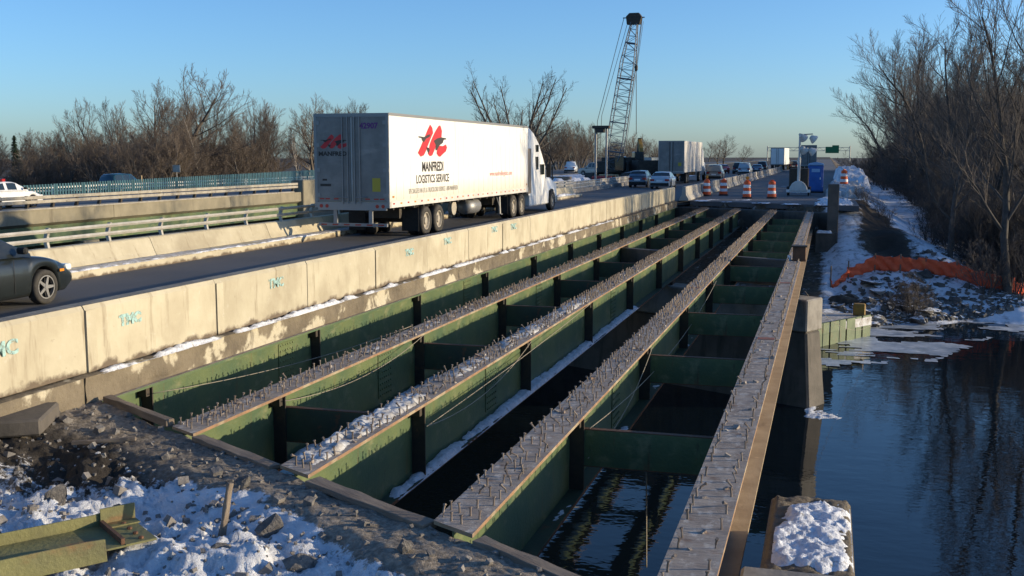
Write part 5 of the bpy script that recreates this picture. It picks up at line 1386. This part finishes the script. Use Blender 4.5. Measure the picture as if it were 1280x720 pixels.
# ------------------------------------------------------------------ bare winter trees
def grow(seed, H, counts, lens, angs, r0, t0=.3, wig=.16, trop=.05, stems=1, lean=0, trd=(.5, .4, .4, .4), sides=(7, 5, 3, 3, 3), rmin=.008, tl=(.2, .5)):
    r = random.Random(seed)
    out = [([], []), ([], [])]
    segs = (9, 6, 4, 3, 2)
    def tube(pts, rad_, n, k):
        V, F = out[k]; base = len(V)
        for i, p in enumerate(pts):
            d = (pts[min(i + 1, len(pts) - 1)] - pts[max(0, i - 1)]).normalized()
            u = d.orthogonal().normalized(); q = d.cross(u)
            for j in range(n):
                a = 6.2832 * j / n
                V.append(p + (u * math.cos(a) + q * math.sin(a)) * rad_[i])
        for i in range(len(pts) - 1):
            for j in range(n):
                j2 = (j + 1) % n
                F.append((base + i * n + j, base + i * n + j2, base + (i + 1) * n + j2, base + (i + 1) * n + j))
    def branch(p, d, L, rr, lev):
        n = segs[lev]; pts = [p.copy()]; rs = [rr]; ds = [d.copy()]
        tip = max(rr * (.18 if lev == 0 else .25), rmin * .7)
        for i in range(n):
            d = (d + Vector((r.gauss(0, wig), r.gauss(0, wig), r.gauss(0, wig) + trop * (1 + lev)))).normalized()
            p = p + d * (L / n); pts.append(p.copy()); rs.append(rr + (tip - rr) * (i + 1) / n); ds.append(d.copy())
        tube(pts, rs, sides[lev], 0 if lev <= 1 else 1)
        if lev >= len(counts): return
        for c in range(counts[lev]):
            t = (t0 if lev == 0 else .15) + (1 - (t0 if lev == 0 else .15)) * (c + r.random()) / counts[lev]
            f = t * n; i = min(int(f), n - 1); q = pts[i].lerp(pts[i + 1], f - i); dd = ds[i + 1]
            ax1 = dd.orthogonal().normalized(); ax1.rotate(Matrix.Rotation(r.uniform(0, 6.28) if lev else c * 2.4 + r.uniform(-.4, .4), 3, dd))
            a = angs[lev] * r.uniform(.7, 1.3) * (1.15 - .45 * t)
            nd = (dd * math.cos(a) + ax1 * math.sin(a)).normalized()
            rb_ = rs[i] + (rs[i + 1] - rs[i]) * (f - i)
            branch(q, nd, L * lens[lev] * (1.15 - .65 * t) * r.uniform(.75, 1.2), max(rb_ * trd[lev] * r.uniform(.8, 1.1), rmin), lev + 1)
    for s_ in range(stems):
        a = 6.28 * s_ / stems + r.uniform(-.4, .4); tilt = (0 if stems == 1 else r.uniform(*tl)) + lean
        d0 = Vector((math.sin(tilt) * math.cos(a), math.sin(tilt) * math.sin(a), math.cos(tilt)))
        branch(Vector((math.cos(a) * .15 * (stems > 1), math.sin(a) * .15 * (stems > 1), -.25)), d0, H * (1 if stems == 1 else r.uniform(.8, 1)), r0, 0)
    return out
def tree_proto(name, bark, twig, **k):
    o_ = grow(**k)
    return (np_mesh('trunk', [tuple(v) for v in o_[0][0]], o_[0][1], bark), np_mesh('crown', [tuple(v) for v in o_[1][0]], o_[1][1], twig, smooth=False), k['H'])
B_, T_ = MT['bark'], MT['twig']
PR = {}
PR['broad'] = [tree_proto('broad', B_, T_, seed=s_, H=9, counts=(15, 11, 9), lens=(.62, .5, .45), angs=(.85, .7, .7), r0=.26, t0=.16, wig=.14, trop=.03, rmin=.011) for s_ in (1, 2)]
PR['upright'] = [tree_proto('upright', B_, T_, seed=s_, H=10, counts=(17, 9, 8), lens=(.42, .5, .5), angs=(.65, .6, .7), r0=.17, t0=.22, wig=.1, trop=.04, rmin=.011) for s_ in (3, 4, 5)]
PR['birch'] = [tree_proto('birch', MT['bark_pale'], T_, seed=s_, H=9, counts=(15, 7, 6), lens=(.3, .5, .5), angs=(.7, .6, .7), r0=.13, t0=.25, wig=.09, trop=.03, rmin=.01) for s_ in (6, 7)]
PR['shrub'] = [tree_proto('shrub', B_, T_, seed=s_, H=4, counts=(8, 6, 5), lens=(.5, .5, .5), angs=(.6, .7, .7), r0=.05, t0=.1, wig=.16, trop=.03, stems=7, rmin=.008) for s_ in (8, 9, 10)]
PR['fan'] = [tree_proto('fan', B_, MT['twig_dark'], seed=14, H=20, counts=(11, 6, 4), lens=(.32, .5, .5), angs=(.6, .65, .7), r0=.36, t0=.28, wig=.06, trop=.012, stems=9, rmin=.018, tl=(.25, .72))]
DK, TD = MT['bark_dark'], MT['twig_dark']
PR['wood'] = [tree_proto('wood', DK, TD, seed=s_, H=13, counts=(17, 10, 9), lens=(.42, .5, .48), angs=(.7, .65, .7), r0=.2, t0=.2, wig=.11, trop=.04, rmin=.009) for s_ in (21, 22, 23, 24)]
PR['brush'] = [tree_proto('brush', DK, TD, seed=s_, H=4.5, counts=(9, 7, 5), lens=(.5, .5, .5), angs=(.6, .7, .7), r0=.045, t0=.08, wig=.18, trop=.03, stems=8, rmin=.007) for s_ in (31, 32, 33)]
def tree(name, kind, loc, H, label, group, rz=None, tiltv=(0, 0), var=None, cat='tree', wide=1.0):
    tk, cw, h0 = (PR[kind][var] if var is not None else rng.choice(PR[kind]))
    t = empty(name, loc, rng.uniform(0, 6.28) if rz is None else rz, label, cat, group)
    t.rotation_euler = (tiltv[0], tiltv[1], t.rotation_euler[2]); s_ = H / h0
    t.scale = (s_ * wide, s_ * wide, s_)
    link('trunk', tk, t); link('crown', cw, t)
    return t
LEFT = [(-111.5, 119.3, 3.4), (-116.6, 127.2, 3.4), (-127.9, 142.5, 4.8), (-93.1, 105.8, 2.8), (-103.8, 120.6, 3.9), (-138.8, 164.7, 4.6), (-127.9, 155.2, 4.8), (-115.5, 143.3, 6.3), (-112.9, 143.1, 5.2), (-105.1, 136.4, 6.6), (-109.2, 145.3, 10), (-110.6, 150.5, 10.2), (-101.3, 148.1, 11.5), (-98.7, 147.8, 10.7), (-83.8, 128.7, 9.4), (-83.7, 131.7, 8.5), (-97.6, 157.7, 11.5), (-72.2, 113.2, 8.3), (-95.7, 162.9, 9.4), (-81.5, 142.6, 9.1), (-75.3, 135.4, 8.7), (-71.1, 126.1, 7.7), (-73.5, 140.1, 7.0), (-74.4, 145.9, 8.1), (-77.3, 156.4, 9.3), (-69.5, 145.3, 9.8), (-72.7, 156.6, 9.5), (-71.6, 159.3, 10.1), (-66.2, 247.1, 9.6), (-64.0, 252.4, 8.1), (-56.6, 227.8, 10.0), (-57.3, 253.4, 7.1), (-55.7, 240.0, 7.5)]
tree('broad_tree', 'broad', (-81, 120, -1.2), 12.6, 'widest bare tree rising above the left tree line', 'bare trees beyond the opposite road', 1.0, var=0, wide=1.3)
tree('fan_tree', 'fan', (-57, 196, -.6), 20.5, 'large many stemmed bare tree fanning out behind the white trailer', 'bare trees beyond the opposite road', .6, var=0)
r2 = random.Random(77)
LEFT += [(x - r2.uniform(2, 9), y + r2.uniform(2, 14), max(h, 6) * r2.uniform(.85, 1.1)) for (x, y, h) in LEFT[8:28]]
LEFT += [(-r2.uniform(.44, .56) * y - 3, y, r2.uniform(6.5, 9.5)) for y in (140, 146, 152, 158, 165, 170, 176)]
for (x, y, h) in LEFT:
    k = 'birch' if (-76 < x < -66 and 112 < y < 146 and rng.random() < .55) else rng.choice(['upright', 'upright', 'broad'])
    tree('bare_tree', k, (x, y, float(th(x, y)) - .1), h * 1.08, {'birch': 'pale barked slender birch in the left tree line', 'upright': 'slim bare brown tree in the left tree line', 'broad': 'round crowned bare tree in the left tree line'}[k], 'bare trees beyond the opposite road')
for k in range(150):
    y = rng.uniform(98, 175); x = -rng.uniform(.53, .98) * y - 4
    if x > -69: x = -69 - rng.uniform(0, 8)
    tree('bare_tree' if k % 2 else 'shrub', 'upright' if k % 2 else 'shrub', (x, y, float(th(x, y)) - .1), rng.uniform(4.0, 7.5), 'low bare undergrowth tree in the left thicket' if k % 2 else 'bare brown shrub in the left thicket', 'thicket beyond the opposite road', cat='tree' if k % 2 else 'shrub', wide=1.3)
for k in range(24):
    y = rng.uniform(225, 300); x = -rng.uniform(.19, .3) * y
    if -53 < x < -37: x = -54 - rng.uniform(0, 6)
    tree('bare_tree', rng.choice(['upright', 'broad']), (x, y, -.2), rng.uniform(6, 10.5), 'bare brown tree in the clump right of the truck cab', 'bare trees behind the work area')
for (x, y, h) in ((-27.6, 300, 7), (-29.6, 305, 6), (-51, 300, 6.5), (-60, 340, 7), (-24, 310, 5)):
    tree('bare_tree', 'broad', (x, y, -.2), h, 'small lone bare tree on the horizon past the second trailer', 'small trees on the horizon', wide=1.2)
for k in range(90):
    y = rng.uniform(330, 620); x = rng.choice((-1, -1, 1)) * rng.uniform(.06, .42) * y
    if -54 < x < 4: x = -58 - rng.uniform(0, 60)
    if 0 < x < 16: x = 18
    tree('bare_tree', 'broad', (x, y, float(th(x, y)) - .2), rng.uniform(6, 10), 'far bare tree in the wood on the horizon', 'far trees on the horizon', wide=1.4)
# spruce
sp = empty('spruce_tree', (-95.8, 110, -1.5), 0, 'dark pointed spruce at the far left of the tree line', 'tree')
b = MB(); b.tube([(0, 0, -.3), (0, 0, 6.8)], [.16, .02], 6); b.build('trunk', MT['bark_dark'], sp)
V, F = [], []; r = random.Random(9)
for k in range(1500):
    z = r.uniform(.6, 6.7); R_ = 1.75 * (1 - z / 6.9) * r.uniform(.35, 1.05) * (.75 + .25 * math.sin(z * 9)); a = r.uniform(0, 6.28)
    c = Vector((math.cos(a) * R_, math.sin(a) * R_, z - R_ * .25)); u = Vector((math.cos(a), math.sin(a), -.35)) * r.uniform(.15, .32); w_ = Vector((-math.sin(a), math.cos(a), r.uniform(-.4, .4))) * r.uniform(.05, .1)
    n = len(V); V += [tuple(c - u), tuple(c + w_), tuple(c + u), tuple(c - w_)]; F.append((n, n + 1, n + 2, n + 3))
link('crown', np_mesh('crown', V, F, MT['needle'], smooth=False), sp)
# right bank wood
RB = [(6.2, 59.5, 10.5, .02), (8.3, 54.6, 13.5, .12), (10.5, 57.5, 14.5, .1), (9.3, 70, 11.5, -.08), (10.2, 77, 12.5, -.1), (9.0, 86, 13, -.12), (10.5, 95, 15, -.1), (9.2, 104, 15, -.12), (9.8, 116, 16, -.14), (9.0, 130, 17, -.15), (10.0, 146, 18, -.12), (9.4, 163, 19, -.14), (11, 180, 18, -.1), (10, 200, 17, 0)]
for k, (x, y, h, ln) in enumerate(RB):
    tree('woodland_tree', 'wood', (x, y, bz(x, y) - .1), h, ['dark trunked bare tree standing behind the orange fence', 'leaning bare tree at the right frame edge by the water', 'tall bare tree behind the leaning one at the right edge'][k] if k < 3 else 'bare tree in the front row along the embankment foot', 'bare trees on the right bank', tiltv=(0, ln))
for k in range(130):
    y = rng.uniform(60, 215); x = 11.5 + rng.uniform(0, 1) ** 1.4 * (12 + .17 * (y - 50)); 
    if y < float(yb(x)) + 3: y = float(yb(x)) + 3 + rng.uniform(0, 8)
    tree('woodland_tree', 'wood', (x, y, bz(x, y) - .1), rng.uniform(9, 13) + max(0, (y - 80) * .03), 'bare tree deep in the right bank wood', 'bare trees on the right bank')
for k in range(190):
    y = 56 + 170 * rng.random() ** 1.5; x = rng.uniform(7.6, 11.5) + rng.uniform(0, .06) * (y - 50)
    if y < float(yb(x)) + 1.2: y = float(yb(x)) + 1.2 + rng.uniform(0, 4)
    if y < 60 and x < 10.5: y += 5
    tree('brush', 'brush', (x, y, bz(x, y) - .1), rng.uniform(2.6, 4.5) + .025 * (y - 56), 'tangled leafless brush at the foot of the right bank wood', 'brush on the right bank', cat='shrub')
for (x, y, h, lab) in ((5.6, 64, 3.2, 'small bare sapling on the snow behind the orange fence'), (3.7, 51.3, 1.7, 'dark uprooted brush at the water edge among boulders'), (4.1, 51.6, 2.0, 'leafless bush leaning over the riprap'), (7.4, 54.6, 2.6, 'leafless bush beside the orange fence post'), (8.8, 54.9, 3.4, 'leafless bush at the foot of the leaning tree'), (2.4, 70, 1.2, 'dark scrub in the gully beside the wingwall'), (2.9, 65, 1.0, 'low dark scrub on the embankment slope'), (2.0, 74, 1.0, 'dark scrub at the top of the gully below the drum'), (3.2, 61.5, 1.1, 'dark scrub at the lower end of the gully')):
    tree('bush', 'brush', (x, y, bz(x, y) - .05), h, lab, 'loose bushes on the river bank', cat='shrub')
